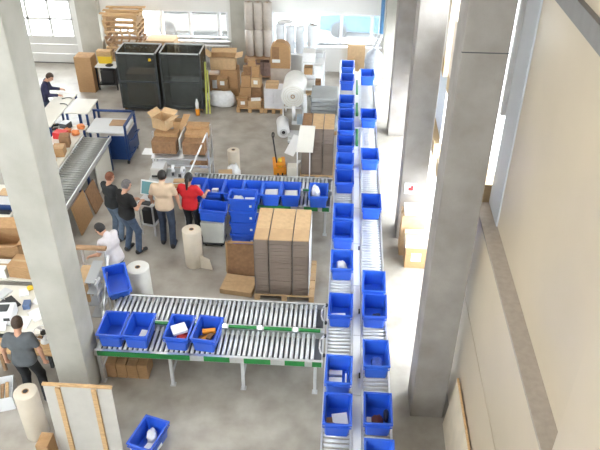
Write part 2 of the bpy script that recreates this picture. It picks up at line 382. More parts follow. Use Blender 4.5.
def tote(label, loc, rz=0, group='blue plastic bins', rx=0, ry=0, v='a', card_label=None):
    t = thing('storage_bin', label, 'bin', loc, rz, group, rx, ry)
    put('shell', MATS['shell_'+v], t); put('rim', MATS['rim_'+v], t)
    if card_label: put('label_card', tag_me, t)
    return t
def packet(label, loc, sx, sy, sz, mt=None, rz=0, seed=1, name='packet', cat='packet', soft=True):
    mt = mt or plastic_bag
    if soft: o = MB().lump((0, 0, sz), sx, sy, sz, 0.16, seed=seed).build(name, mt, smooth=True)
    else: o = B(-sx, sx, -sy, sy, 0, sz*2).build(name, mt, bevel=0.004)
    o.location = loc; o.rotation_euler = (random.uniform(-.05, .05), random.uniform(-.05, .05), rz)
    return tag(o, label, cat, 'packets lying in the blue bins')
def sheet(label, loc, w, l, rz=0, rx=0, ry=0, mt=None, name='paper_sheet', cat='paper', th=0.006, group=None):
    o = B(-w/2, w/2, -l/2, l/2, 0, th).build(name, mt or paper); o.location = loc; o.rotation_euler = (rx, ry, rz)
    return tag(o, label, cat, group)
zb = ZR+0.001
left_y0 = [6.40, 7.17, 8.66, 9.92, 10.88, 11.55, 12.95, 13.75, 14.65, 15.45, 16.15, 17.05, 18.55, 19.6]
left_c = {0: 'sheet', 1: 'two', 2: 'card', 3: 'bag', 4: 'card', 5: 'small'}
for i, y in enumerate(left_y0):
    y = y+BL/2
    lb = 'blue bin on the left main lane, %s from the camera end' % ORD[i]
    tote(lb, (XL+0.005, y, zb), R(random.uniform(-1.5, 1.5)), 'blue bins on the left main lane', v='ab'[i % 2])
    where = 'in the %s blue bin of the left main lane' % ORD[i]
    k = left_c.get(i)
    if k == 'sheet':
        packet('brown folded cardboard slips '+where, (XL-0.08, y-0.06, zb+0.016), 0.06, 0.1, 0.02, card_dk, 0.2, soft=False)
        sheet('large white paper '+where, (XL+0.05, y-0.03, zb+0.06), 0.22, 0.26, 0.15, R(6), R(-5))
    elif k == 'two':
        packet('flat white carton '+where, (XL-0.04, y-0.06, zb+0.016), 0.10, 0.09, 0.03, paper, 0.0, soft=False)
        packet('grey paper pad '+where, (XL-0.04, y+0.14, zb+0.016), 0.10, 0.05, 0.025, foam, 0.0, soft=False)
        packet('upright white slip '+where, (XL+0.12, y-0.02, zb+0.016), 0.012, 0.1, 0.05, paper, 0.0, soft=False)
    elif k == 'card': packet('flat white carton '+where, (XL-0.02, y-0.12, zb+0.016), 0.12, 0.09, 0.05, paper, 0.1, soft=False)
    elif k == 'bag': packet('bulging white plastic bag '+where, (XL+0.01, y-0.02, zb+0.016), 0.09, 0.14, 0.10, plastic_bag, 0.4, seed=3)
    elif k == 'small': packet('small white packet '+where, (XL+0.03, y-0.08, zb+0.016), 0.04, 0.04, 0.03, paper, 0.4, soft=False)
    elif i in (7, 9, 10, 12): packet('pale packet '+where, (XL+0.0, y-0.05, zb+0.016), 0.11, 0.14, 0.05, plastic_bag, 0.4, seed=i)
right_y0 = [5.62, 6.45, 7.55, 8.68, 9.33, 11.97, 14.02, 16.2, 18.95]
for i, y in enumerate(right_y0):
    y = y+BL/2
    tote('blue bin on the right main lane, %s from the camera end' % ORD[i], (XR, y, zb), R(random.uniform(-2, 2)), 'blue bins on the right main lane', v='ba'[i % 2])
    where = 'in the %s blue bin of the right main lane' % ORD[i]
    if i == 1:
        packet('dark red wrapped parcel '+where, (XR+0.0, y-0.06, zb+0.016), 0.09, 0.1, 0.06, mat('dark_red', (0.10, 0.012, 0.015), 0.5), 0.3, seed=5)
        packet('flat white card '+where, (XR-0.12, y-0.1, zb+0.016), 0.035, 0.08, 0.05, paper, 0.0, soft=False)
        packet('dark blue soft pack '+where, (XR+0.13, y+0.05, zb+0.016), 0.04, 0.1, 0.06, mat('navy', (0.01, 0.015, 0.06), 0.6), 0.0, seed=8)
    elif i == 2: packet('clear film wrapped pack '+where, (XR+0.02, y-0.05, zb+0.016), 0.10, 0.14, 0.07, mat('blue_film', (0.08, 0.15, 0.55), 0.2, 0, 0.3, 12, 0.5), 0.0, seed=9)
    elif i == 0: packet('flat white leaflet '+where, (XR, y+0.0, zb+0.016), 0.12, 0.16, 0.02, paper, 0.0, soft=False)
    elif i in (3, 8): packet('dark blue soft pack '+where, (XR+0.03, y-0.1, zb+0.016), 0.09, 0.08, 0.07, MATS['navy'], 0.2, seed=i+20)
    elif i == 5: packet('small white packet '+where, (XR+0.06, y-0.1, zb+0.016), 0.04, 0.04, 0.03, paper, 0.3, soft=False)
# bins on the near cross conveyor
for i, (x, rz, lb) in enumerate(((-3.59, 0.0, 'empty blue bin at the column end of the near cross conveyor'), (-3.155, -1.5, 'blue bin with a white card, second on the near cross conveyor'),
        (-2.49, -3, 'blue bin with a red and white package on the near cross conveyor'), (-2.035, -6, 'blue bin with orange packs, last on the near cross conveyor'))):
    tote(lb, (x, 8.20, zb), R(rz), 'blue bins on the near cross conveyor')
packet('small white card standing in the second bin of the near cross conveyor', (-3.07, 8.12, zb+0.016), 0.075, 0.10, 0.07, paper, -0.1, soft=False)
packet('red soft package under a white box in a conveyor bin', (-2.44, 8.13, zb+0.016), 0.11, 0.11, 0.085, red_m, 0.3, seed=12)
packet('white flat box on the red package in a conveyor bin', (-2.50, 8.20, zb+0.20), 0.12, 0.10, 0.03, paper, 0.5, soft=False)
for i, (dx, dy, rz) in enumerate(((-0.07, 0.06, 0.5), (0.0, 0.02, 0.9), (0.06, 0.06, 1.3), (0.02, 0.12, 0.2))):
    packet(['brown sachet at the left in the last near cross conveyor bin','orange sachet in the middle of the last near cross conveyor bin','brown sachet at the right in the last near cross conveyor bin','orange sachet at the back of the last near cross conveyor bin'][i], (-2.05+dx, 8.17+dy, zb+0.02+0.03*i), 0.11, 0.042, 0.024, orange_m if i % 2 else card_dk, rz, soft=False)
packet('white card under the orange sachets', (-2.06, 8.05, zb+0.016), 0.09, 0.05, 0.012, paper, -0.1, soft=False)
# bins on the far cross conveyor
tote('blue bin with white paper beside the red shirted person on far conveyor', (-3.09, 12.36+BL/2, zb), 0, 'blue bins on the far cross conveyor')
packet('white paper in the bin beside the red shirted person', (-3.10, 12.76, zb+0.05), 0.07, 0.1, 0.05, paper, 0, soft=False)
far = [(-2.675, 12.33, 'blue bin with a white label card at the left end of far cross conveyor', 'card'), (-1.43, 12.33, 'blue bin with flat packs beside the bin stack on far cross conveyor', 'flat'),
       (-1.01, 12.33, 'blue bin second from the right on the far cross conveyor', 'flat'), (-0.42, 12.33, 'blue bin heaped with a white bag, rightmost on far cross conveyor', 'bag'),
       (-2.258, 12.33, 'blue bin half hidden behind the bin stack on far cross conveyor', None), (-1.843, 12.33, 'blue bin between the stack and the flat pack bin on far conveyor', None)]
for i, (x, y, lb, k) in enumerate(far):
    tote(lb, (x, y+BL/2, zb), 0, 'blue bins on the far cross conveyor', v='ab'[i % 2])
    wh = (' in the left end bin', ' in the flat pack bin', ' in the bin second from the right', ' in the rightmost bin')[i] if i < 4 else ''
    if k == 'card': packet('white label card'+wh+' of the far cross conveyor', (x+0.01, y+0.34, zb+0.05), 0.07, 0.05, 0.06, paper, 0, soft=False)
    elif k == 'flat': packet('pale flat packs'+wh+' of the far cross conveyor', (x, y+0.26, zb+0.016), 0.14, 0.16, 0.08, foam, 0.05, soft=False)
    elif k == 'bag': packet('crumpled white plastic bag'+wh+' of the far cross conveyor', (x-0.06, y+0.28, zb+0.016), 0.09, 0.15, 0.18, plastic_bag, 0.2, seed=31)
# stack of bins, long side to the camera, and the bin on its grey trolley
for k in range(4):
    tote('blue bin, %s of the tall stack of bins beside the far cross conveyor' % ['bottom', 'second from bottom', 'third from bottom', 'top'][k], (-1.975, 12.09, 0.001+k*0.296), R(90), 'stacked blue bins', card_label=True)
packet('white crumpled bags filling the top bin of the bin stack', (-2.07, 12.09, 0.001+3*0.296+0.016), 0.12, 0.13, 0.1, plastic_bag, 0, seed=41)
packet('flat white pack in the top bin of the bin stack', (-1.84, 12.08, 0.001+3*0.296+0.016), 0.1, 0.12, 0.07, paper, 0.1, soft=False)
tr = thing('bin_trolley', 'light grey box trolley on casters carrying a blue bin', 'trolley', (-2.61, 11.98, 0))
for s in ((-0.19, -0.15), (0.15, -0.15), (-0.19, 0.11), (0.15, 0.11)): MB().cyl((s[0], s[1]+0.02, 0.035), (s[0]+0.03, s[1]+0.02, 0.035), 0.035, n=12).build('caster', black_m, tr, smooth=True)
B(-0.23, 0.23, -0.19, 0.19, 0.065, 0.10).build('base', dark_steel, tr)
B(-0.25, 0.25, -0.20, 0.20, 0.10, 0.62, tx=0.03, ty=0.03).build('body', mat('pale_grey_plastic', (0.62, 0.63, 0.60), 0.5, 0, 0.04, 5), tr, bevel=0.01)
tote('empty blue bin tipped slightly on the light grey trolley', (-2.61, 11.95, 0.67), R(94), 'loose blue bins', rx=R(7))
tote('blue bin tilted up on a rack beside the left column', (-3.90, 9.42, 0.80), R(26), 'loose blue bins', rx=R(24), v='b')
tote('blue bin holding white bags on the floor near the bottom edge', (-2.71, 6.66, 0.001), R(-16), 'loose blue bins')
packet('crumpled white bag in the blue bin on the floor', (-2.70, 6.76, 0.017), 0.08, 0.13, 0.07, plastic_bag, 0.2, seed=51)
packet('flat white packet in the blue bin on the floor', (-2.66, 6.57, 0.017), 0.10, 0.13, 0.03, paper, -0.4, soft=False)

# ------------------------------------------------------------ cartons, pallets, rolls
def carton(label, x0, x1, y0, y1, z0, z1, mt=None, rz=0, open_=False, sticker=False, group=None, name='carton', cat='carton', tape=True):
    """closed carton: body, two top flaps, tape; an open one has four raised flaps and a hollow body"""
    mt = mt or card; w, d, h = x1-x0, y1-y0, z1-z0
    t = thing(name, label, cat, ((x0+x1)/2, (y0+y1)/2, z0), rz, group)
    if open_:
        k = 0.008
        MB().box(-w/2, w/2, -d/2, d/2, 0, k).box(-w/2, -w/2+k, -d/2, d/2, k, h).box(w/2-k, w/2, -d/2, d/2, k, h).box(-w/2+k, w/2-k, -d/2, -d/2+k, k, h).box(-w/2+k, w/2-k, d/2-k, d/2, k, h).build('body', mt, t)
        fl = d*0.45
        for s, a in ((-1, 0.5), (1, 0.35)):
            MB().slab((-w/2, s*d/2, h), (w/2, s*d/2, h), (w/2, s*(d/2+fl*math.cos(a)), h+fl*math.sin(a)), (-w/2, s*(d/2+fl*math.cos(a)), h+fl*math.sin(a)), 0.006).build('flap', mt, t)
        fl = min(w*0.4, d*0.45)
        for s, a in ((-1, 0.7), (1, 0.2)):
            MB().slab((s*w/2, -d/2, h), (s*w/2, d/2, h), (s*(w/2+fl*math.cos(a)), d/2, h+fl*math.sin(a)), (s*(w/2+fl*math.cos(a)), -d/2, h+fl*math.sin(a)), 0.006).build('flap', mt, t)
    else:
        B(-w/2, w/2, -d/2, d/2, 0, h-0.006).build('body', mt, t)
        g = 0.003
        B(-w/2, w/2, -d/2, -g, h-0.006, h).build('flap', mt, t); B(-w/2, w/2, g, d/2, h-0.006, h).build('flap', mt, t)
        if tape: B(-w/2-0.002, w/2+0.002, -0.025, 0.025, h, h+0.002).build('tape', tape_m, t)
    if sticker: B(-w*0.22, w*0.22, -d/2-0.003, -d/2, h*0.35, h*0.75).build('sticker', label_m, t)
    return t
def euro_pallet(label, x0, x1, y0, y1, z0=0.0, mt=None, group='wooden pallets', h=0.14):
    mt = mt or wood
    t = thing('pallet', label, 'pallet', ((x0+x1)/2, (y0+y1)/2, z0), 0, group)
    w, d = x1-x0, y1-y0
    for i in range(5):
        y = -d/2 + (d-0.11)*i/4; B(-w/2, w/2, y, y+0.11, h-0.022, h).build('deck_board', mt, t)
    for i in range(3):
        x = -w/2 + (w-0.1)*i/2
        B(x, x+0.1, -d/2, d/2, h-0.044, h-0.022).build('stringer', mt, t)
        for j in range(3):
            y = -d/2 + (d-0.1)*j/2; B(x, x+0.1, y, y+0.1, 0.022, h-0.044).build('block', mt, t)
        B(x, x+0.1, -d/2, d/2, 0, 0.022).build('skid', mt, t)
    return t
def strapped_stack(label, x0, x1, y0, y1, z0, z1, top, group, seams=()):
    t = thing('cardboard_bundle', label, 'cardboard stack', ((x0+x1)/2, (y0+y1)/2, z0), 0, group)
    w, d, h = x1-x0, y1-y0, z1-z0; rd = random.Random(int(x0*1000))
    mb = MB(); n = int((h-0.02)/0.03); hh = (h-0.02)/n
    for i in range(n):
        e = rd.uniform(0, 0.008); mb.box(-w/2+e, w/2-e, -d/2+rd.uniform(0, 0.012), d/2-e, i*hh, (i+1)*hh-0.002)
    ly = mb.build('flat_carton_layers', card_edge, t); ly['kind'] = 'stuff'
    cuts = [-d/2] + [s_ for s_ in seams] + [d/2]
    for i, (a, b) in enumerate(zip(cuts, cuts[1:])): B(-w/2, w/2, a+0.003, b-0.003, h-0.02, h).build('top_carton', top[i % len(top)], t)
    for x in (-w/2+0.004,):
        mb = MB().box(x-0.006, x+0.006, -d/2-0.006, -d/2-0.002, 0, h+0.004).box(x-0.006, x+0.006, -d/2-0.002, d/2, h, h+0.004)
        mb.build('strap', mat('strap', (0.12, 0.11, 0.10), 0.4), t)
    return t
card_top2 = mat('cardboard_top', (0.50, 0.33, 0.18), 0.85, 0, 0.06, 8)
euro_pallet('wooden pallet under the big strapped cardboard stack', -1.53, -0.38, 10.15, 11.3, mt=card_lt)
for i, (a, b) in enumerate(((-1.51, -1.245), (-1.235, -0.805), (-0.795, -0.50))):
    strapped_stack('%s bundle of flat cartons in the big strapped stack, front of far conveyor' % ['left', 'broad middle', 'right'][i], a, b, 10.17, 11.22, 0.141, 1.44, (card_top2, card_lt), 'strapped cartons by the near conveyor', (-0.16,))
sh = B(-0.49, -0.484, 10.19, 11.2, 0.141, 1.40).build('film_wrap', plastic_bag); tag(sh, 'white film edge hanging at the right of the big cardboard stack', 'film')
euro_pallet('wooden pallet under the cardboard stack behind the far conveyor', -0.96, -0.14, 14.75, 15.6)
for i, (a, b, tp) in enumerate(((-0.93, -0.70, card_dk), (-0.69, -0.42, card_lt), (-0.41, -0.16, card_lt))):
    strapped_stack('%s bundle of flat cartons behind the far conveyor' % ['left dark', 'middle striped', 'right tan topped'][i], a, b, 14.77, 15.58, 0.141, 1.42, (tp,), 'strapped cartons behind the far conveyor')
# flat tray and upright panel beside the stack
carton('flattened tan carton lying beside the big cardboard stack', -2.2, -1.56, 10.25, 10.75, 0.0, 0.11, card_lt, R(-8), tape=False)
t = thing('propped_cardboard', 'brown cardboard panel propped upright beside the big cardboard stack', 'cardboard', (-1.85, 10.98, 0))
MB().slab((-0.31, -0.10, 0), (0.31, -0.10, 0), (0.31, 0.03, 0.70), (-0.31, 0.03, 0.70), 0.012).build('panel', card_dk, t)
MB().slab((-0.31, -0.10, 0.0), (-0.31, 0.03, 0.70), (-0.36, 0.14, 0.66), (-0.36, 0.03, 0.0), 0.01).build('side_flap', card, t)
MB().slab((-0.31, 0.035, 0.705), (0.31, 0.035, 0.705), (0.31, 0.16, 0.66), (-0.31, 0.16, 0.66), 0.008).build('top_flap', card, t)
# boxes under the near cross conveyor
for i in range(4): carton('small brown carton under the near cross conveyor, %s from the column' % ORD[i], -3.775+i*0.18, -3.61+i*0.18, 7.98, 8.3, 0.0, 0.30+0.012*(i % 2), card, group='cartons under the near cross conveyor', tape=i == 2)
# paper rolls standing on end
def paper_roll(label, x, y, r, h, mt, core=0.04, z=0, lean=0, group='rolls standing on end', tail=False):
    t = thing('paper_roll', label, 'roll', (x, y, z), 0, group, rx=lean)
    MB().lathe([(r-0.008, 0), (r, 0.01), (r, h-0.01), (r-0.01, h), (core+0.012, h)], 28).build('wound_paper', mt, t, smooth=True)
    MB().lathe([(core+0.012, h-0.001), (core+0.012, h+0.004), (core, h+0.004), (core, h-0.001)], 20, caps=False).build('core_rim', card, t)
    MB().lathe([(core, h-0.002), (core, h+0.0015)], 16).build('core_hole', black_m, t)
    if tail: MB().slab((r*0.7, -r*0.6, 0.0), (r+0.22, -r*0.9, 0.0), (r+0.16, -r*0.8, 0.26), (r*0.7, -r*0.6, 0.34), 0.004).build('loose_sheet', mt, t)
    return t
paper_roll('upright kraft paper roll with a torn sheet, alone on the open floor', -2.90, 11.18, 0.19, 0.88, kraft, tail=True)
paper_roll('upright pale roll behind the near cross conveyor by the tilted bin', -3.70, 10.02, 0.215, 0.78, foam)
paper_roll('upright kraft roll at the bottom left beside the battened board', -4.50, 6.75, 0.175, 0.95, kraft)
paper_roll('upright beige roll on the floor beside the pallet truck', -2.62, 14.92, 0.15, 0.68, kraft)
# battened board standing in front of the left column
t = thing('battened_board', 'pale board with two pine battens standing in front of the left column', 'board', (-3.55, 6.44, 0), 0, rx=R(-2))
B(-0.49, 0.49, 0, 0.022, 0, 1.40).build('board', mat('pale_board', (0.50, 0.48, 0.44), 0.6, 0, 0.05, 5), t)
for x in (-0.28, 0.24): B(x-0.035, x+0.035, -0.028, 0, 0.0, 1.38).build('batten', wood, t)
B(-0.50, 0.50, -0.01, 0.035, 1.40, 1.435).build('top_rail', wood, t)
carton('small brown crate half hidden behind the battened board', -4.25, -4.07, 6.2, 6.45, 0.0, 0.42, card, tape=False)

# ------------------------------------------------------------ bench zone at far left, partly behind the column
def bench(label, x0, x1, y0, y1, z, top, legm, th=0.03, name='work_bench', shelf=None):
    t = thing(name, label, 'table', ((x0+x1)/2, (y0+y1)/2, 0))
    w, d = x1-x0, y1-y0
    B(-w/2, w/2, -d/2, d/2, z-th, z).build('table_top', top, t)
    for sx in (-1, 1):
        for sy in (-1, 1): B(*sorted((sx*(w/2-0.06), sx*(w/2-0.01))), *sorted((sy*(d/2-0.06), sy*(d/2-0.01))), 0, z-th).build('leg', legm, t)
    B(-w/2+0.06, w/2-0.06, d/2-0.05, d/2-0.02, z-th-0.08, z-th).build('apron', legm, t)
    if shelf: B(-w/2+0.02, w/2-0.02, -d/2+0.02, d/2-0.02, shelf-0.02, shelf).build('shelf', top, t)
    return t
t = thing('roller_table', 'long grey roller table running away behind the left column', 'conveyor', (-6.05, 0, 0))
for s in (-0.35, 0.33): B(s-0.0, s+0.03, 11.6, 15.05, 0.76, 0.87).build('side_rail', alu, t)
rt = smooth_me(roller_mesh('roller', 0.62, 0.026)); rt.materials[0] = mat('dull_roller', (0.34, 0.34, 0.32), 0.45, 0.5, 0.1, 20)
B(-0.32, 0.33, 11.62, 15.03, 0.765, 0.775).build('gap_shade_sheet', dark_steel, t)  # added dark sheet that imitates the shade in the roller gaps
for i in range(33): put('roller', rt, t, (0, 11.66+i*0.103, 0.835))
lm = MB().box(-0.35, -0.30, -0.03, 0.03, 0, 0.76).box(0.30, 0.35, -0.03, 0.03, 0, 0.76).box(-0.3, 0.3, -0.02, 0.02, 0.3, 0.34).mesh('leg_frame', blue_steel)
for y in (11.8, 13.3, 14.85): put('leg_frame', lm, t, (0, y, 0))
o = B(-5.72, -5.69, 13.75, 14.75, 0.02, 0.74).build('white_partition', cream_board); tag(o, 'white panel standing under the edge of the roller table', 'panel')
for i, (x, y0, y1, h, ry) in enumerate(((-5.70, 12.0, 12.75, 0.72, 9), (-5.66, 12.85, 13.4, 0.62, 14))):
    o = B(-0.012, 0.012, y0, y1, 0, h).build('cardboard_sheet', card_dk if i else card); o.location = (x+0.14, 0, 0.004); o.rotation_euler = (0, R(-ry), 0)
    tag(o, ['large brown cardboard sheet leaning on the roller table legs', 'small dark cardboard sheet leaning on the roller table legs'][i], 'cardboard')
# items along the left of the roller table
bench('low packing bench full of cartons along the roller table', -7.15, -6.45, 12.7, 15.6, 0.86, cream_board, grey_paint)
k = 0
for (x, y, w, d, h, m_, lb) in ((-6.62, 14.05, .26, .3, .22, card, 'brown carton on the packing bench nearest the column'), (-6.64, 14.5, .22, .26, .28, card_dk, 'dark carton in the middle of the packing bench'),
        (-6.75, 13.6, .3, .3, .18, card_lt, 'light tan carton at the near end of packing bench'), (-6.9, 14.9, .3, .24, .16, red_m, 'reddish box at the far end of packing bench'),
        (-6.9, 14.15, .2, .3, .16, paper, 'white box on the packing bench beside brown cartons')):
    carton(lb, x-w/2, x+w/2, y-d/2, y+d/2, 0.861, 0.861+h, m_, R(random.uniform(-12, 12)), group='cartons on the packing bench', tape=k % 2 == 0); k += 1
for i, (x, y) in enumerate(((-6.58, 15.05), (-6.82, 15.15), (-6.56, 15.4))):
    o = MB().lump((0, 0, 0.06), 0.1, 0.09, 0.06, 0.25, seed=60+i).build('orange_pouch', mat('orange_pouch', (0.75, 0.25, 0.08), 0.5, 0, 0.2, 15), smooth=True); o.location = (x, y, 0.861)
    tag(o, ['orange pouch nearest the roller table on the packing bench', 'orange pouch at the back of the packing bench', 'orange pouch farthest along the roller table'][i], 'pouch', 'orange pouches on the bench')
# cream board table and white table beyond
bench('cream topped long table in front of the person in navy', -7.85, -7.3, 15.3, 17.3, 0.95, cream_board, blue_steel)
bench('white topped small table with blue legs beside the blue cart', -7.22, -6.62, 16.1, 17.0, 0.95, cream_board, blue_steel)
t = thing('label_printer', 'dark label printer standing on the far end of packing bench', 'printer', (-6.95, 15.4, 0.861), R(-15))
B(-0.11, 0.11, -0.13, 0.13, 0, 0.16).build('body', dark_steel, t, bevel=0.02); B(-0.08, 0.08, -0.15, -0.13, 0.03, 0.05).build('paper_slot', paper, t); B(-0.09, 0.09, -0.1, 0.12, 0.16, 0.17).build('lid', grey_paint, t)
# curved handles lying on the cream table
for i, (x, y, rz) in enumerate(((-7.45, 16.95, 0.3), (-7.40, 16.55, -0.4))):
    o = MB().tube([(-0.14, 0, 0.012), (-0.05, 0.05, 0.012), (0.05, 0.05, 0.012), (0.13, -0.01, 0.012)], 0.012).build('hand_tool', dark_steel, smooth=True); o.location = (x, y, 0.951); o.rotation_euler = (0, 0, rz)
    tag(o, ['curved dark hand tool at the far end of the cream table', 'curved dark hand tool nearer the middle of the cream table'][i], 'tool')
# blue cart
t = thing('blue_cart', 'dark blue steel cart with tube frame and tool shelf', 'cart', (-5.9, 15.6, 0))
for x in (-0.55, 0.5):
    for y in (-0.4, 0.45): B(x, x+0.05, y, y+0.05, 0.10, 1.08 if y > 0 or x > 0 else 0.9).build('post', blue_steel, t)
for y in (0.45,): B(-0.55, 0.55, y, y+0.05, 1.04, 1.09).build('top_rail', blue_steel, t)
B(0.5, 0.55, -0.4, 0.5, 1.04, 1.09).build('top_rail', blue_steel, t)
B(-0.5, 0.5, -0.35, 0.45, 0.83, 0.86).build('tool_shelf', mat('pale_shelf', (0.55, 0.56, 0.56), 0.5), t)
B(-0.5, 0.5, -0.4, 0.45, 0.28, 0.31).build('lower_shelf', blue_steel, t)
B(0.08, 0.5, -0.43, -0.40, 0.14, 0.80).build('front_panel', blue_steel, t); B(0.55, 0.57, -0.35, 0.4, 0.14, 0.80).build('side_panel', blue_steel, t)
MB().tube([(0.58, -0.3, 0.62), (0.70, -0.3, 0.70), (0.70, 0.2, 0.70), (0.58, 0.2, 0.62)], 0.016).build('handle', blue_steel, t, smooth=True)
MB().tube([(0.58, -0.38, 0.30), (0.68, -0.38, 0.36), (0.68, -0.1, 0.36), (0.58, -0.1, 0.30)], 0.016).build('handle', blue_steel, t, smooth=True)
for x in (-0.5, 0.5):
    for y in (-0.38, 0.45): MB().cyl((x-0.02, y, 0.05), (x+0.02, y, 0.05), 0.05, n=14).build('caster', black_m, t, smooth=True)
o = B(-0.19, 0.19, -0.16, 0.16, 0, 0.025).build('wood_tray', wood_dk); o.location = (-5.72, 15.78, 0.861); tag(o, 'brown wooden tray lying on the shelf of the blue cart', 'tray')
# desks at the left edge
bench('cluttered desk at the left edge beside the person in grey shirt', -6.3, -4.75, 8.1, 9.3, 0.80, cream_board, dark_steel, shelf=0.35)
bench('pine fronted bench before the person in grey shirt', -5.6, -4.42, 7.72, 8.05, 0.72, wood, wood_dk)
bench('storage table with large cartons at the left edge', -6.9, -5.35, 9.45, 11.1, 0.80, cream_board, grey_paint)
bench('far table with dark devices at the left edge', -8.2, -6.7, 11.3, 12.6, 0.86, cream_board, grey_paint)
carton('big brown carton with open flaps on the left edge storage table', -6.55, -5.95, 9.98, 10.55, 0.801, 1.17, card, R(5), open_=True, group='cartons at the left edge')
carton('closed brown carton nearest the column on the storage table', -5.93, -5.42, 9.5, 9.88, 0.801, 1.06, card, R(-6), group='cartons at the left edge')
carton('white carton at the extreme left of the storage table', -6.5, -5.98, 9.48, 9.8, 0.801, 1.0, paper, group='cartons at the left edge')
t = thing('dark_device', 'dark blue device with a black tray on the far left table', 'device', (-6.95, 11.75, 0.861))
B(-0.22, 0.22, -0.2, 0.2, 0, 0.14).build('housing', blue_steel, t, bevel=0.015); B(-0.2, 0.2, -0.3, -0.2, 0.0, 0.05).build('tray', black_m, t); B(-0.18, 0.18, -0.15, 0.15, 0.14, 0.15).build('lid', grey_paint, t)
o = B(-0.3, 0.3, -0.16, 0.16, 0, 0.03).build('cardboard_sheet', card_lt); o.location = (-7.0, 12.25, 0.861); tag(o, 'flat tan board lying on the far left table', 'cardboard')
t = thing('laser_printer', 'white office printer on the desk at the left edge', 'printer', (-5.62, 8.42, 0.801), R(8))
MB().box(-0.24, 0.24, -0.2, 0.2, 0, 0.20).build('body', white_paint, t, bevel=0.03); MB().slab((-0.17, -0.2, 0.12), (0.17, -0.2, 0.12), (0.17, -0.36, 0.06), (-0.17, -0.36, 0.06), 0.012).build('paper_tray', white_paint, t)
B(-0.15, 0.15, -0.05, 0.12, 0.2, 0.215).build('output_slot', dark_steel, t); B(0.12, 0.22, -0.205, -0.199, 0.12, 0.18).build('control_panel', dark_steel, t)
for i, (x, y, w, d, h, m_, lb) in enumerate(((-5.15, 8.9, .2, .16, .02, paper, 'white paper pile at the back of the cluttered desk'), (-5.5, 9.1, .16, .2, .03, paper, 'white paper pile beside the printer on the cluttered desk'),
        (-5.05, 8.55, .22, .3, .025, paper, 'white paper pile in front on the cluttered desk'), (-5.85, 9.05, .25, .18, .03, grey_paint, 'grey tray at the left of the cluttered desk'), (-5.2, 8.35, .3, .2, .02, paper, 'white sheet nearest the person in grey shirt'))):
    o = B(-w/2, w/2, -d/2, d/2, 0, h).build('paper_pile', m_); o.location = (x, y, 0.801); o.rotation_euler = (0, 0, i*0.4); tag(o, lb, 'paper')
for i, (x, y, m_, lb) in enumerate(((-5.02, 8.78, orange_m, 'orange tape roll on the cluttered desk'), (-4.9, 8.62, white_paint, 'white tape roll near the column on the cluttered desk'), (-5.42, 9.2, yellow_m, 'yellow tape roll at the back of the cluttered desk'))):
    o = MB().lathe([(0.03, 0), (0.055, 0), (0.055, 0.04), (0.03, 0.04)], 16).build('tape_roll', m_, smooth=True); o.location = (x, y, 0.828); tag(o, lb, 'tape roll', 'tape rolls on the desk')
for i, (x, y, w, d, h, z, m_, nm, lb, ct_) in enumerate(((-5.6, 8.85, .36, .13, .02, .801, black_m, 'keyboard', 'black keyboard at the back of the cluttered desk', 'keyboard'), (-5.75, 8.75, .14, .2, .05, .801, dark_steel, 'hand_scanner', 'dark hand scanner behind the printer on the cluttered desk', 'scanner'),
        (-5.0, 9.15, .2, .2, .14, .801, grey_paint, 'grey_box', 'grey box at the column end of the cluttered desk', 'box'), (-5.3, 8.75, .12, .16, .1, .801, mat('blue_box', (0.10, 0.16, 0.30), 0.5), 'blue_box', 'small blue box in the middle of the cluttered desk', 'box'),
        (-5.35, 8.3, .5, .3, .3, .351, dark_steel, 'computer_case', 'dark computer case on the shelf under the cluttered desk', 'computer'), (-4.98, 8.35, .24, .34, .22, .351, card, 'small_carton', 'brown carton on the shelf under the cluttered desk', 'carton'))):
    o = B(-w/2, w/2, -d/2, d/2, 0, h).build(nm, m_, bevel=0.008); o.location = (x, y, z); o.rotation_euler = (0, 0, R(17*i-40 if z > .5 else 0)); tag(o, lb, ct_)
t = thing('desk_fan', 'round white desk fan lower beside the column at left', 'fan', (-4.72, 8.02, 0.721), R(20))
MB().lathe([(0.08, 0), (0.08, 0.02), (0.02, 0.03), (0.02, 0.1)], 16).build('stand', white_paint, t, smooth=True)
MB().cyl((0, -0.02, 0.2), (0, 0.03, 0.2), 0.045, n=16).build('hub', dark_steel, t, smooth=True)
for i in range(4):
    a = i*math.pi/2+0.3; MB().slab((0.04*math.cos(a), 0, 0.2+0.04*math.sin(a)), (0.13*math.cos(a-.35), -0.02, 0.2+0.13*math.sin(a-.35)), (0.14*math.cos(a), 0, 0.2+0.14*math.sin(a)), (0.13*math.cos(a+.35), 0.02, 0.2+0.13*math.sin(a+.35)), 0.004).build('blade', white_paint, t)
ring = [(0.15*math.cos(i*math.pi/10), 0, 0.2+0.15*math.sin(i*math.pi/10)) for i in range(21)]
MB().tube(ring, 0.008, 6).build('guard', white_paint, t)
# white crate with timber offcuts behind the person in grey shirt
t = thing('white_crate', 'white open crate with timber offcuts on the floor at left edge', 'crate', (-5.32, 7.36, 0), R(20))
MB().box(-0.2, 0.2, -0.25, 0.25, 0, 0.012).box(-0.2, -0.188, -0.25, 0.25, 0.012, 0.28).box(0.188, 0.2, -0.25, 0.25, 0.012, 0.28).box(-0.188, 0.188, -0.25, -0.238, 0.012, 0.28).box(-0.188, 0.188, 0.238, 0.25, 0.012, 0.28).build('body', white_paint, t)
for i in range(3):
    o = MB().bar((-0.1+0.09*i, -0.17, 0.03+0.03*i), (-0.06+0.07*i, 0.2, 0.14+0.02*i), 0.05, 0.03).build('timber_offcut', wood_dk if i % 2 else wood); o.location = (-5.32, 7.36, 0); o.rotation_euler = (0, 0, R(20))
    tag(o, '%s timber offcut lying in the white crate' % ['left', 'middle', 'right'][i], 'offcut')
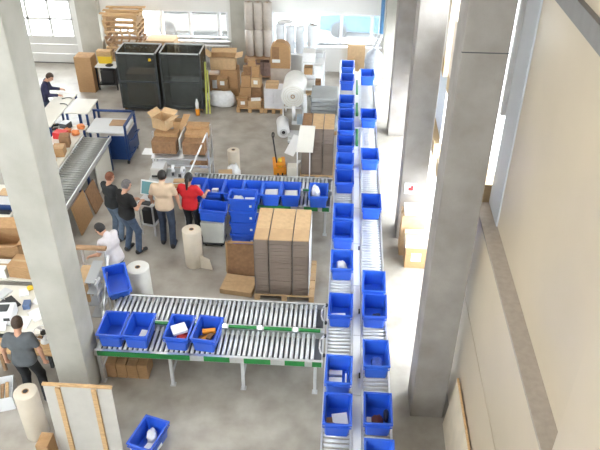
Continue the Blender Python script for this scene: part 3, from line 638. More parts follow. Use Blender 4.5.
# flow rack between column and white-shirted person
t = thing('flow_rack', 'grey metal rack with small trays just right of the left column', 'rack', (-4.38, 9.45, 0))
for x in (-0.22, 0.2):
    for y in (-0.3, 0.3): B(x, x+0.03, y-0.015, y+0.015, 0, 1.35 if y > 0 else 1.15).build('post', alu, t)
for i, z in enumerate((0.35, 0.62, 0.89, 1.14)):
    MB().slab((0.02, -0.34, z-0.05), (0.20, -0.34, z-0.05), (0.20, 0.20, z+0.03), (0.02, 0.20, z+0.03), 0.012).build('tray', mat('mid_grey', (0.34, 0.35, 0.36), 0.5), t)
    B(0.23, 0.26, -0.42, -0.2, z-0.06, z+0.0).build('bracket', grey_paint, t)
B(-0.3, 0.25, 0.27, 0.36, 1.35, 1.40).build('top_bar', wood_dk, t); B(-0.22, 0.0, -0.3, 0.26, 1.0, 1.02).build('side_board', card_lt, t)
MB().slab((0.30, -0.25, 0.70), (0.66, -0.16, 0.70), (0.58, 0.20, 0.85), (0.22, 0.12, 0.85), -0.012).build('bin_shelf', grey_paint, t)
for x, y, z in ((0.33, -0.2, 0.7), (0.60, -0.12, 0.7)): B(x, x+0.025, y, y+0.025, 0, z).build('post', alu, t)
MB().bar((0.28, -0.5, 0.35), (0.28, 0.28, 1.25), 0.03, 0.04).build('side_rail', alu, t)
carton('light tan carton on the floor beside the grey rack', -4.86, -4.48, 9.85, 10.1, 0.0, 0.5, card_lt, tape=False)
# ------------------------------------------------------------ packing station in the middle
t = thing('packing_station', 'grey packing station with table and raised carton shelf', 'work station', (-3.6, 13.25, 0))
for x in (-0.62, 0.60):
    for y in (0.41, 0.85): B(x, x+0.04, y, y+0.04, 0, 1.75).build('post', alu, t)
for x in (-0.62, 0.20): B(x, x+0.04, -0.6, -0.56, 0, 0.87).build('post', alu, t)
B(-0.62, 0.24, -0.62, 0.30, 0.87, 0.90).build('table_top', mat('grey_top', (0.50, 0.51, 0.52), 0.5, 0, 0.08, 6), t)
B(-0.62, 0.64, 0.40, 0.85, 0.87, 0.90).build('rear_table', grey_paint, t)
MB().slab((-0.62, 0.12, 1.22), (0.64, 0.12, 1.22), (0.64, 0.92, 1.45), (-0.62, 0.92, 1.45), 0.02).build('carton_shelf', alu, t)
MB().bar((0.22, -0.55, 0.90), (0.62, 0.36, 1.75), 0.03).build('brace', alu, t)
B(0.05, 0.08, 0.1, 0.9, 1.46, 1.75).build('divider', alu, t)
B(-0.62, 0.64, 0.12, 0.16, 1.04, 1.08).build('cross_rail', alu, t)
def mag(label, x0, x1, y0, y1, z0, z1, n, mt, group='cartons on the packing station shelf'):
    tt = thing('carton_bundle', label, 'carton', ((x0+x1)/2, (y0+y1)/2, z0), 0, group)
    w = (x1-x0)/n
    for i in range(n): B(x0-(x0+x1)/2+i*w+0.003, x0-(x0+x1)/2+(i+1)*w-0.003, -(y1-y0)/2, (y1-y0)/2, 0, z1-z0-random.uniform(0, .012)).build('folded_carton', mt, tt)
for i in range(3):
    y0 = 13.42+i*0.26; z0 = 1.33+i*0.075
    mag('brown folded cartons, right side of the packing shelf, %s row' % ['front', 'middle', 'back'][i], -3.50, -3.0, y0, y0+0.25, z0-0.02+0.02, z0+0.30, 3, [card_dk, card, card][i])
    if i < 2: mag('brown folded cartons, left side of the packing shelf, %s row' % ['front', 'back'][i], -4.19, -3.64, y0, y0+0.25, z0, z0+0.30, 4, [card_dk, card][i])
carton('open tan carton on top of the left side of packing shelf', -4.2, -3.82, 13.80, 14.15, 1.62+0.105, 1.98, card_lt, R(-25), open_=True)
o = MB().slab((-3.75, 13.9, 1.50), (-3.62, 13.9, 1.50), (-3.40, 14.05, 2.02), (-3.55, 14.05, 2.02), 0.02).build('cardboard_sheet', card); tag(o, 'brown carton blank leaning between the two carton groups on the shelf', 'cardboard')
carton('flat tan cartons at the back middle of the packing shelf', -3.80, -3.52, 13.98, 14.16, 1.50, 1.86, card, tape=False)
# small equipment on the station table
t = thing('label_printer', 'grey label printer at the left of the packing station table', 'printer', (-4.02, 13.2, 0.901))
B(-0.15, 0.15, -0.18, 0.18, 0, 0.26).build('body', mat('grey_beige', (0.47, 0.45, 0.41), 0.5), t, bevel=0.02); B(-0.12, 0.12, -0.2, -0.18, 0.06, 0.1).build('label_slot', black_m, t); B(-0.13, 0.13, -0.15, 0.15, 0.26, 0.27).build('lid', grey_paint, t)
for i, x in enumerate((-3.72, -3.5)):
    t = thing('tape_dispenser', '%s white tape dispenser on the packing station table' % ['left', 'right'][i], 'dispenser', (x, 13.28-0.06*i, 0.901), R(10-20*i), 'tape dispensers')
    B(-0.05, 0.05, -0.16, 0.12, 0, 0.05).build('base', grey_paint, t, bevel=0.01)
    MB().cyl((-0.03, 0.02, 0.13), (0.03, 0.02, 0.13), 0.085, n=20).build('tape', white_paint, t, smooth=True); MB().cyl((-0.035, 0.02, 0.13), (0.035, 0.02, 0.13), 0.03, n=14).build('hub', black_m, t, smooth=True)
    B(-0.03, 0.03, -0.17, -0.14, 0.05, 0.12).build('cutter', dark_steel, t)
for i, (x, y, w, d, h, m_, lb) in enumerate(((-3.28, 13.7, .24, .2, .1, card, 'brown carton on the packing station table beside the dispensers'), (-3.08, 13.72, .14, .2, .14, card_dk, 'dark carton at the right end of packing station table'),
        (-3.52, 12.97, .26, .14, .03, card_lt, 'flat tan carton at the front of packing station table'), (-3.52, 12.75, .22, .12, .03, card, 'brown flat pack between the beige and red shirted people'))):
    carton(lb, x-w/2, x+w/2, y-d/2, y+d/2, 0.901, 0.901+h, m_, R(i*7-8), group='cartons on the packing table', tape=False)
t = thing('side_tray', 'white side tray fixed at the left of the packing station', 'tray', (-4.36, 13.72, 0))
B(-0.13, 0.12, -0.14, 0.14, 1.2, 1.215).build('plate', white_paint, t); B(0.06, 0.09, -0.02, 0.02, 0, 1.2).build('support', alu, t)
carton('tan carton on a pile right of the packing station', -2.82, -2.5, 13.75, 14.05, 0.0, 0.62, card_lt, R(10), open_=False, tape=False)
packet('white film bundle between the packing station and beige roll', (-2.52, 14.3, 0.0), 0.16, 0.2, 0.3, plastic_bag, 0, seed=71, name='film_bundle', cat='film')
# computer cart
t = thing('computer_cart', 'small cart with flat monitor and keyboard beside the beige shirted person', 'computer cart', (-4.06, 12.32, 0), R(-12))
for x in (-0.17, 0.14):
    for y in (-0.2, 0.17): B(x, x+0.03, y, y+0.03, 0, 0.78).build('post', alu, t)
B(-0.2, 0.2, -0.24, 0.22, 0.78, 0.80).build('table_top', grey_paint, t); B(-0.17, 0.17, -0.2, 0.2, 0.25, 0.27).build('shelf', grey_paint, t)
B(-0.12, 0.12, -0.15, 0.15, 0.27, 0.62).build('computer', black_m, t)
B(-0.15, 0.12, -0.22, -0.08, 0.80, 0.825).build('keyboard', black_m, t)
B(-0.04, 0.04, 0.05, 0.12, 0.80, 0.95).build('stand', dark_steel, t)
mo = MB().slab((-0.2, 0.02, 0.90), (0.2, 0.02, 0.90), (0.2, 0.14, 1.20), (-0.2, 0.14, 1.20), -0.03).build('monitor', white_paint, t)
MB().slab((-0.17, 0.024, 0.925), (0.17, 0.024, 0.925), (0.17, 0.126, 1.175), (-0.17, 0.126, 1.175), 0.004).build('screen', screen_m, mo)
# pallet truck
t = thing('pallet_truck', 'orange pallet truck with tall black handle behind the far conveyor', 'pallet truck', (-1.47, 14.9, 0), R(8)); t.scale = (0.8, 0.8, 0.9)
MB().prism([(-0.2, -0.1), (0.2, -0.1), (0.2, 0.12), (0.12, 0.2), (-0.12, 0.2), (-0.2, 0.12)], 0.08, 0.30).build('housing', orange_m, t, bevel=0.02)
MB().cyl((0, 0, 0.30), (0, 0, 0.55), 0.07, 0.06, n=16).build('pump', yellow_m, t, smooth=True)
MB().box(-0.13, 0.13, -0.14, 0.06, 0.38, 0.46).build('yoke', orange_m, t, bevel=0.015)
for x in (-0.2, 0.08): MB().box(x, x+0.12, 0.12, 1.0, 0.06, 0.11).build('fork', orange_m, t)
for x in (-0.09, 0.05): MB().cyl((x, -0.05, 0.08), (x+0.05, -0.05, 0.08), 0.08, n=16).build('wheel', black_m, t, smooth=True)
MB().tube([(-0.10, -0.06, 0.45), (-0.16, -0.06, 0.9), (-0.20, -0.03, 1.2)], 0.022).build('handle', black_m, t, smooth=True)
MB().tube([(-0.20, -0.03, 1.2), (-0.225, -0.03, 1.25), (-0.22, -0.03, 1.34), (-0.19, -0.03, 1.36), (-0.165, -0.03, 1.33), (-0.17, -0.03, 1.25), (-0.20, -0.03, 1.2)], 0.018).build('grip', black_m, t, smooth=True)
o = B(-1.28, -1.02, 14.72, 14.98, 0.0, 0.34).build('white_box', cream_board, bevel=0.01); tag(o, 'small pale box on the floor between pallet truck and cardboard stack', 'box')

# ------------------------------------------------------------ back of the hall
# grey layered crates behind the second cardboard stack
t = thing('crate_stack_pallet', 'low wooden pallet under the grey layered sheets', 'pallet', (-0.46, 17.65, 0))
for i in range(3): B(-0.35, 0.35, -0.42+0.32*i, -0.24+0.32*i, 0.0, 0.10).build('bearer', wood_dk, t)
B(-0.37, 0.37, -0.45, 0.45, 0.10, 0.12).build('deck', wood_dk, t)
gsh = mat('grey_sheet', (0.33, 0.35, 0.35), 0.6, 0, 0.06, 5)
for i in range(8):
    o = B(-0.36, 0.36, -0.45, 0.45, 0, 0.118).build('grey_sheet_pack', gsh, bevel=0.03); o.location = (-0.48+0.006*(-1)**i, 17.65+0.008*(i % 3), 0.121+i*0.121)
    tag(o, 'grey flat sheet pack, %s from the top of the layered stack' % ORD[7-i] if i < 7 else 'grey flat sheet pack on top of the layered stack', 'sheet pack', 'grey sheet packs behind the cardboard')
# wide film roll on a stand
t = thing('film_roll_stand', 'big white foam roll lying on a tall white stand, round end to camera', 'roll', (-1.36, 18.2, 0))
MB().cyl((0, -0.55, 0.92), (0, 0.55, 0.92), 0.33, n=36).build('foam_roll', foam, t, smooth=True)
MB().tube([(0.05*math.cos(i*math.pi/8), -0.555, 0.92+0.05*math.sin(i*math.pi/8)) for i in range(17)], 0.012, 6).build('core', card, t)
for s in (0.15, 0.215, 0.27): MB().tube([(s*math.cos(i*math.pi/14), -0.551, 0.92+s*math.sin(i*math.pi/14)) for i in range(29)], 0.004, 5).build('winding', kraft, t)
for y in (-0.45, 0.45):
    B(-0.3, -0.26, y-0.02, y+0.02, 0, 0.72).build('leg', white_paint, t); B(0.26, 0.3, y-0.02, y+0.02, 0, 0.72).build('leg', white_paint, t); B(-0.3, 0.3, y-0.02, y+0.02, 0.52, 0.57).build('cradle', white_paint, t)
# floor roll and winder
t = thing('floor_roll', 'white film roll lying on the floor below the big foam roll', 'roll', (-1.58, 17.1, 0), R(8))
MB().cyl((0, -0.15, 0.17), (0, 0.55, 0.17), 0.17, n=26).build('film', white_paint, t, smooth=True); MB().cyl((0, -0.156, 0.17), (0, -0.15, 0.17), 0.10, n=20).build('end_ring', grey_paint, t); MB().cyl((0, -0.162, 0.17), (0, -0.156, 0.17), 0.05, n=16).build('core', black_m, t)
t = thing('film_winder', 'grey film winding machine with white post between roll and sheets', 'machine', (-1.14, 16.9, 0))
B(-0.28, 0.28, -0.3, 0.35, 0.03, 0.10).build('base', grey_paint, t, bevel=0.01); B(0.12, 0.20, 0.1, 0.18, 0.10, 1.25).build('post', white_paint, t)
MB().cyl((-0.12, -0.08, 0.10), (-0.12, -0.08, 0.18), 0.17, n=24).build('turntable', grey_paint, t, smooth=True); B(-0.2, 0.16, 0.08, 0.2, 0.40, 0.50).build('arm', grey_paint, t)
B(-0.05, 0.1, -0.1, 0.1, 0.50, 0.72).build('gear_box', mat('blue_grey', (0.30, 0.36, 0.42), 0.5), t, bevel=0.015); MB().cyl((-0.15, 0.14, 0.5), (-0.15, 0.14, 0.9), 0.05, n=16).build('film_spool', plastic_bag, t, smooth=True)
for x in (-0.24, 0.24):
    for y in (-0.25, 0.3): MB().cyl((x, y, 0), (x, y, 0.03), 0.03, n=10).build('foot', black_m, t)
# white boards leaning at the winder
t = thing('white_board', 'large white board propped against the cardboard behind far conveyor', 'board', (-0.83, 14.6, 0))
MB().slab((-0.21, -0.14, 0.93), (0.19, -0.14, 0.93), (0.23, 0.13, 1.50), (-0.13, 0.13, 1.50), 0.012).build('sheet', cream_board, t)
for x in (-0.18, 0.12): MB().bar((x, -0.12, 0), (x, -0.12, 0.94), 0.025).build('prop', white_paint, t)
t = thing('white_board', 'white panel tilted against the film winding machine', 'board', (-1.22, 16.15, 0), R(-35))
MB().slab((-0.15, -0.2, 0.01), (0.15, -0.2, 0.01), (0.15, 0.2, 0.40), (-0.15, 0.2, 0.40), 0.015).build('sheet', white_paint, t); MB().bar((-0.1, 0.22, 0.0), (-0.1, 0.21, 0.4), 0.025).build('prop', grey_paint, t)
o = MB().bar((-1.22, 15.04, 0.02), (-1.03, 15.68, 0.02), 0.06, 0.03).build('lath', white_paint); tag(o, 'white lath lying on the floor beside the small pale box', 'lath')
# equipment shelf
t = thing('shelf_rack', 'white shelf rack with packing supplies between foam roll and grey sheets', 'shelf', (-0.88, 19.35, 0))
for x in (-0.32, 0.30):
    for y in (-0.5, 0.5): B(x, x+0.03, y-0.015, y+0.015, 0, 1.45).build('post', white_paint, t)
for z in (0.25, 0.65, 1.05, 1.40): B(-0.32, 0.33, -0.5, 0.5, z, z+0.02).build('shelf_board', white_paint, t)
for i, (x, y, z, w, d, h, m_, lb) in enumerate(((-1.02, 19.0, 1.421, .36, .4, .26, paper, 'white carton on the top board of the shelf rack'), (-0.74, 19.3, 1.421, .2, .3, .14, grey_paint, 'grey box on the top board of the shelf rack'),
        (-1.03, 18.85, 1.071, .24, .26, .2, card, 'brown carton on the third board of the shelf rack'), (-0.76, 18.85, 1.071, .2, .24, .26, paper, 'white carton on the third board of the shelf rack'),
        (-0.98, 18.82, .671, .26, .2, .24, paper, 'white carton on the second board of the shelf rack'), (-0.74, 18.84, .671, .16, .24, .2, card_dk, 'dark carton on the second board of the shelf rack'),
        (-1.0, 18.84, .271, .2, .2, .22, card_lt, 'tan carton on the lowest board of the shelf rack'), (-0.75, 18.84, .271, .2, .24, .2, paper, 'white carton on the lowest board of the shelf rack'))):
    carton(lb, x+0.02-w/2, x+0.02+w/2, y+0.15-d/2, y+0.15+d/2, z, z+h, m_, group='cartons on the shelf rack', tape=i in (2, 6))
for i in range(3): paper_roll('%s brown cored roll standing before the shelf rack' % ['left', 'middle', 'right'][i], -0.93+i*0.19, 18.55-0.05*i, 0.085, 0.55+0.12*i, (foam, kraft, kraft)[i], 0.03, group='small rolls at the shelf rack')
# film-wrapped rolls on the high pallet before the broad pier
euro_pallet('lower wooden pallet before the broad pier', -3.15, -2.25, 20.85, 21.6, 0, wood_dk)
for i in range(3): carton('dark brown carton on the pallet before the broad pier, %s from left' % ORD[i], -3.12+i*0.29, -2.845+i*0.29, 20.9, 21.55, 0.141, 0.60, mat('card_mauve', (0.24, 0.16, 0.14), 0.85, 0, 0.15, 12), group='dark cartons before the pier', tape=False)
euro_pallet('upper wooden pallet carrying the tall wrapped rolls', -3.15, -2.25, 20.85, 21.6, 0.601, wood_dk)
for k in range(2):
    for i in range(3): paper_roll('tall film wrapped roll before the pier, %s tier, %s' % (['lower', 'upper'][k], ['left', 'middle', 'right'][i]), -2.99+i*0.29, 21.15, 0.14, 0.84, mat('wrapped_roll', (0.50, 0.45, 0.40), 0.25, 0, 0.1, 5, 0.2), 0.03, z=0.742+k*0.85, group='film wrapped rolls before the pier')
# arched cardboard display on its pale carton
euro_pallet('wooden pallet under the arched brown display', -2.22, -1.56, 19.55, 20.1, 0, wood_dk)
carton('pale grey carton under the arched brown display', -2.18, -1.60, 19.6, 20.05, 0.141, 0.92, mat('pale_card', (0.48, 0.42, 0.36), 0.8, 0, 0.1, 6), tape=False)
t = thing('arched_display', 'brown cardboard display with an arched top and dark opening', 'display', (-1.89, 19.75, 0.921))
prof = [(-0.29, 0), (0.29, 0), (0.29, 0.55)] + [(0.29*math.cos(a), 0.55+0.25*math.sin(a)) for a in [math.pi*i/10 for i in range(1, 10)]] + [(-0.29, 0.55)]
mb = MB(); mb.T = Matrix.Rotation(R(90), 4, 'X'); mb.prism(prof, -0.2, 0.1); mb.build('shell', card, t)
mb = MB(); mb.T = Matrix.Rotation(R(90), 4, 'X'); mb.prism([(-0.24, 0.30), (-0.03, 0.30), (-0.03, 0.66), (-0.24, 0.66)], 0.101, 0.106); mb.build('opening', card_dk, t)
mb = MB(); mb.T = Matrix.Rotation(R(90), 4, 'X'); mb.prism([(-0.24, 0.18), (0.0, 0.18), (0.0, 0.28), (-0.24, 0.28)], 0.101, 0.108); mb.build('sticker', label_m, t)
# white film rolls on the sill shelf
t = thing('roll_shelf', 'pale shelf below the right window holding white rolls', 'shelf', (-1.72, 21.35, 0))
B(-0.47, 0.47, -0.28, 0.28, 0.80, 0.83).build('shelf_board', white_paint, t)
for x in (-0.46, 0.42):
    for y in (-0.26, 0.22): B(x, x+0.04, y, y+0.04, 0, 0.80).build('leg', white_paint, t)
for i in range(3): paper_roll('upright white film roll on the pale shelf, %s' % ['left', 'middle', 'right'][i], -2.03+i*0.31, 21.3, 0.145, 0.85+0.05*(i == 0), mat('film_roll', (0.72, 0.76, 0.80), 0.25, 0, 0.05, 6), 0.04, z=0.831, group='white rolls under the window')
packet('white film sheet heaped over the left two white rolls', (-1.88, 21.3, 1.737), 0.24, 0.16, 0.06, plastic_bag, 0, seed=81, name='film_sheet', cat='film')
paper_roll('tall white film roll standing under the right window', -1.02, 21.25, 0.17, 1.75, MATS['film_roll'], 0.04)
# pallets with cartons
euro_pallet('wooden pallet loaded with small brown cartons', -3.08, -2.30, 18.46, 19.26)
spots = [(-3.05, -2.75, 18.5, 18.78, 0.141, 0.40, card, 'brown carton at the front left of the small carton pallet'), (-2.74, -2.34, 18.5, 18.76, 0.141, 0.34, card_lt, 'tan carton at the front right of the small carton pallet'),
  (-3.02, -2.68, 18.82, 19.2, 0.141, 0.62, card, 'tall brown carton at the back left of the small carton pallet'), (-2.66, -2.36, 18.82, 19.2, 0.141, 0.62, card_dk, 'dark carton at the back right of the small carton pallet'),
  (-2.98, -2.70, 18.85, 19.15, 0.626, 0.98, card, 'brown carton stacked second on the small carton pallet, left'), (-2.68, -2.38, 18.85, 19.15, 0.626, 0.92, card_lt, 'tan carton with sticker stacked second on the small carton pallet'),
  (-2.92, -2.68, 18.9, 19.12, 0.986, 1.22, card_dk, 'dark carton at the left top of the small carton pallet'), (-2.66, -2.42, 18.9, 19.12, 0.926, 1.24, card, 'brown carton at the right top of the small carton pallet'), (-2.78, -2.54, 18.92, 19.1, 1.246, 1.42, card, 'topmost brown carton of the small carton pallet')]
for i, (a, b, c, d, e, g, m_, lb) in enumerate(spots): carton(lb, a+0.01, b-0.01, c+0.01, d-0.01, e, g, m_, R((3, -4, 2, -3, 4, -5, 6, -4, 9)[i]), sticker=i in (0, 5), group='cartons on the small carton pallet')
packet('white papers lying on the front cartons of the small carton pallet', (-2.52, 18.62, 0.344), 0.14, 0.08, 0.02, paper, 0.1, soft=False, name='paper_pile', cat='paper')
euro_pallet('wooden pallet under the white cartons', -2.28, -1.70, 18.46, 19.0)
for k in range(3):
    for i in range(2): carton('white carton under the tan box, %s layer, %s' % (['bottom', 'middle', 'top'][k], ['left', 'right'][i]), -2.26+i*0.285, -1.98+i*0.285, 18.5, 18.95, 0.141+k*0.2, 0.139+(k+1)*0.2, mat('white_card', (0.78, 0.78, 0.82), 0.7, 0, 0.04, 8), group='white cartons on a pallet', tape=False)
carton('tan carton lying on top of the white carton pallet', -2.22, -1.86, 18.55, 18.9, 0.741, 0.86, card_lt)
# film-swathed pallet with an open carton on top
euro_pallet('wooden pallet under the film swathed cartons', -4.02, -3.12, 19.0, 19.8)
packet('crumpled white stretch film slumped around the pallet with the open carton', (-3.56, 18.82, 0.0), 0.44, 0.15, 0.24, plastic_bag, 0, seed=91, name='stretch_film', cat='film')
carton('large brown carton at the right of the film swathed pallet', -3.66, -3.14, 19.3, 19.78, 0.141, 0.95, card, sticker=False, group='cartons on the film pallet')
carton('brown carton with white sticker at the left of film swathed pallet', -4.0, -3.68, 19.3, 19.72, 0.141, 0.80, card, sticker=True, group='cartons on the film pallet')
carton('wide open tan carton on top of the film swathed pallet', -3.95, -3.2, 19.32, 19.78, 0.956, 1.32, card_lt, R(4), open_=True, group='cartons on the film pallet')
carton('small brown carton perched in front on the film swathed pallet', -3.72, -3.42, 19.08, 19.28, 0.46, 0.78, card, sticker=True, group='cartons on the film pallet', tape=False)
# mesh-sided roll cages
def cage(label, x0, x1, y0, y1, h, extra):
    t = thing('roll_cage', label, 'roll cage', ((x0+x1)/2, (y0+y1)/2, 0), 0, 'dark roll cages')
    w, d = x1-x0, y1-y0
    for x in (-w/2, w/2-0.035):
        for y in (-d/2, d/2-0.035): B(x, x+0.035, y, y+0.035, 0.14, h).build('post', dark_steel, t)
    B(-w/2, w/2, -d/2, d/2, 0.12, 0.16).build('base', dark_steel, t)
    for y in (-d/2, d/2-0.03): B(-w/2+0.035, w/2-0.035, y, y+0.03, h-0.03, h).build('top_rail', grey_paint, t)
    for x in (-w/2, w/2-0.03): B(x, x+0.03, -d/2+0.035, d/2-0.035, h-0.03, h).build('top_rail', grey_paint, t)
    for a in ((-w/2+0.035, w/2-0.035, -d/2+0.005, -d/2+0.017, .16, h-.03), (-w/2+0.035, w/2-0.035, d/2-0.017, d/2-0.005, .16, h-.03), (-w/2+0.005, -w/2+0.017, -d/2+0.035, d/2-0.035, .16, h-.03), (w/2-0.017, w/2-0.005, -d/2+0.035, d/2-0.035, .16, h-.03)):
        B(*a).build('side_panel', smoke, t)
    B(-w/2+0.035, w/2-0.035, -d/2-0.01, -d/2+0.005, h*0.52, h*0.54).build('panel_seam', dark_steel, t)
    for x in (-w/2+0.06, w/2-0.1):
        for y in (-d/2+0.06, d/2-0.06):
            c = MB().cyl((x, y, 0.055), (x+0.04, y, 0.055), 0.055, n=14).build('caster', black_m, t, smooth=True)
            B(x-0.02, x+0.06, y-0.03, y+0.03, 0.085, 0.12).build('fork', orange_m, c)
    for (x, z) in extra: MB().cyl((x, -d/2-0.025, z), (x, -d/2, z), 0.04, n=12).build('lock_knob', yellow_m, t, smooth=True)
    return t
cage('left dark smoked panel roll cage by the wooden lattice stack', -6.40, -5.26, 18.25, 19.1, 1.80, [(0.40, 1.62)])
cage('right dark smoked panel roll cage beside the film swathed pallet', -5.18, -4.02, 18.32, 19.15, 1.80, [])
for i, (x, y, w, d, z0, z1, m_, lb) in enumerate(((-4.6, 18.75, .8, .5, 0.162, 0.85, grey_paint, 'grey carton seen dimly inside the right roll cage'), (-5.85, 18.7, .8, .5, 0.162, 1.1, card, 'brown carton seen dimly inside the left roll cage'))):
    carton(lb, x-w/2, x+w/2, y-d/2, y+d/2, z0, z1, m_, tape=False)
t = thing('levelling_pole', 'yellow green pole pair leaning on the right roll cage', 'pole', (-3.93, 18.3, 0))
MB().bar((0.0, 0, 0), (-0.02, 0.35, 1.45), 0.05, 0.03).build('pole', mat('lime', (0.42, 0.42, 0.08), 0.5), t); MB().bar((0.09, 0.0, 0), (0.03, 0.36, 1.2), 0.04, 0.03).build('pole', MATS['lime'], t)
t = thing('hand_sprayer', 'small white and red bottle on an orange stand in front of the right cage', 'bottle', (-4.18, 18.2, 0))
MB().cyl((0, 0, 0), (0, 0, 0.2), 0.06, n=14).build('stand', orange_m, t, smooth=True); MB().lathe([(0.045, 0.2), (0.05, 0.36), (0.03, 0.44), (0.02, 0.5)], 16).build('bottle', white_paint, t, smooth=True)
# tall stack of wooden lattice frames
for k in range(13):
    z = k*0.165
    t = thing('lattice_frame', 'wooden slatted frame, %s up in the tall lattice stack by the window' % (ORD[k] if k < 12 else 'topmost'), 'pallet', (-6.86+0.02*math.sin(k*2.1), 20.85, z), R(2*math.sin(k*1.7)), 'wooden frames in the tall lattice stack')
    m_ = wood if k > 9 else (wood_dk if k % 3 else card_lt)
    for y in (-0.42, -0.02, 0.38): B(-0.52, 0.52, y-0.045, y+0.045, 0.13, 0.163).build('slat', m_, t)
    for x in (-0.47, -0.235, 0.0, 0.235, 0.47):
        if k < 11:
            s = 0.08*(-1)**k
            MB().bar((x-s/2, -0.42, 0.0), (x+s/2, -0.42, 0.13), 0.04, 0.05).build('strut', m_, t)
    for x in (-0.47, 0.47): B(x-0.05, x+0.05, -0.44, 0.42, 0.0 if k >= 11 else 0.07, 0.129).build('bearer', m_, t)
    for x in (-0.5, 0.44): B(x, x+0.06, 0.34, 0.42, 0.0, 0.069).build('block', m_, t)
for i in range(3):
    o = B(-0.62, 0.62, -0.06, 0.06, 0, 0.03).build('pine_plank', wood); o.location = (-6.86, 20.5+i*0.35, 13*0.165); o.rotation_euler = (0, 0, R(3*i-3)); tag(o, 'pine plank lying on the lattice stack, %s' % ['front', 'middle', 'back'][i], 'plank', 'planks on the lattice stack')
# tall open box, black trolley with yellow bin, box behind cages
carton('tall narrow open brown carton beside the black trolley', -8.14, -7.62, 19.53, 19.98, 0.0, 1.12, card, R(-2), open_=False, tape=False)
t = thing('utility_trolley', 'black utility trolley with a white top beside the tall carton', 'trolley', (-7.28, 19.95, 0))
B(-0.33, 0.33, -0.24, 0.24, 0.74, 0.77).build('table_top', white_paint, t)
for x in (-0.32, 0.28):
    for y in (-0.23, 0.19): B(x, x+0.04, y, y+0.04, 0.08, 0.74).build('post', black_m, t)
B(-0.28, 0.28, 0.19, 0.21, 0.12, 0.72).build('back_panel', black_m, t); B(-0.3, 0.3, -0.2, 0.2, 0.16, 0.19).build('shelf', black_m, t); B(-0.22, 0.2, -0.15, 0.15, 0.19, 0.6).build('motor_unit', black_m, t, bevel=0.03)
for x in (-0.3, 0.28):
    for y in (-0.2, 0.2): MB().cyl((x, y, 0.04), (x+0.03, y, 0.04), 0.04, n=12).build('caster', black_m, t, smooth=True)
o = MB().lathe([(0.10, 0), (0.12, 0.01), (0.12, 0.02), (0.07, 0.05)], 20).build('black_dish', black_m, smooth=True); o.location = (-7.18, 19.83, 0.771); tag(o, 'black dish on the white trolley top', 'dish')
t = thing('yellow_bin', 'yellow bin with a brown lid standing on the black trolley', 'bin', (-7.36, 20.06, 0.771), 0)
B(-0.21, 0.21, -0.1, 0.1, 0, 0.24, tx=0.02, ty=0.02).build('tub', yellow_m, t); B(-0.22, 0.22, -0.11, 0.11, 0.24, 0.40).build('lid', wood, t)
carton('wide tan carton behind the roll cages below the window', -6.25, -5.35, 20.85, 21.45, 0.0, 1.22, card_lt, tape=False)
t = thing('radiator', 'grey ribbed radiator under the left window', 'radiator', (-4.5, 21.65, 0))
for i in range(14): B(-0.72+i*0.105, -0.63+i*0.105, -0.05, 0.05, 0.25, 0.82).build('fin', grey_paint, t)
B(-0.74, 0.76, -0.02, 0.02, 0.3, 0.34).build('pipe', grey_paint, t); B(-0.74, 0.76, -0.07, 0.07, 0.82, 0.85).build('cover', white_paint, t)
for x in (-0.6, 0.6): B(x, x+0.04, -0.03, 0.03, 0, 0.25).build('foot', grey_paint, t)
# far end of the main line
o = B(-0.28, 0.28, -0.02, 0.02, 0, 1.02).build('tan_partition', card_lt); o.location = (0.39, 21.55, 0.002); tag(o, 'tan partition board at the far end of the main conveyor', 'board')
t = thing('dust_collector', 'grey ribbed dust bag hanging below a blue pipe at the far end', 'dust collector', (0.95, 20.95, 0))
MB().lathe([(0.20, 0.0), (0.27, 0.06), (0.25, 0.16), (0.29, 0.26), (0.26, 0.36), (0.30, 0.48), (0.27, 0.6), (0.30, 0.72), (0.27, 0.86), (0.24, 0.98), (0.12, 1.1), (0.07, 1.14)], 26).build('bag', bag_grey, t, smooth=True)
MB().tube([(0, 0, 1.12), (0.04, 0.1, 1.24), (0.12, 0.3, 1.33), (0.18, 0.42, 1.45)], 0.075, 14).build('elbow', grey_paint, t, smooth=True)
MB().cyl((0.18, 0.42, 1.42), (0.18, 0.42, 11.1), 0.06, n=16).build('pipe', pipe_blue, t, smooth=True)
# cartons by the second right column
carton('brown carton with cut-out windows, lowest of the corridor stack', 1.42, 1.86, 11.38, 11.75, 0.0, 0.50, card, group='cartons in the right corridor', sticker=True, tape=False)
carton('white carton resting on the brown one in the right corridor', 1.40, 1.86, 11.38, 11.75, 0.502, 0.72, mat('pale_tan', (0.62, 0.52, 0.40), 0.8), group='cartons in the right corridor')
carton('tall tan carton standing behind the corridor stack', 1.33, 1.80, 11.80, 12.15, 0.0, 1.0, card_lt, group='cartons in the right corridor')
carton('white carton on the tall tan one in the right corridor', 1.37, 1.80, 11.82, 12.13, 1.002, 1.12, paper, group='cartons in the right corridor', tape=False)
t = thing('wall_notice', 'small white notice with a red mark on the second right column', 'sign', (1.50, 12.385, 1.30))
B(-0.13, 0.13, 0, 0.012, -0.13, 0.13).build('plate', white_paint, t); B(-0.05, 0.05, -0.004, 0, -0.05, 0.03).build('mark', red_m, t); B(0.0, 0.05, -0.004, 0, 0.03, 0.07).build('mark', red_m, t)
# pale board against the near right wall
t = thing('pale_wall_board', 'pale pine board leaning on the near right wall behind the column foot', 'board', (1.88, 0, 0))
MB().slab((-0.06, 5.0, 0.0), (-0.06, 7.38, 0.0), (0.04, 7.38, 1.02), (0.04, 5.0, 1.02), -0.016).build('sheet', mat('pale_ply', (0.66, 0.57, 0.44), 0.6, 0, 0.06, 5), t)
MB().bar((0.03, 5.0, 1.037), (0.03, 7.38, 1.037), 0.03, 0.03).build('edge_strip', wood, t)
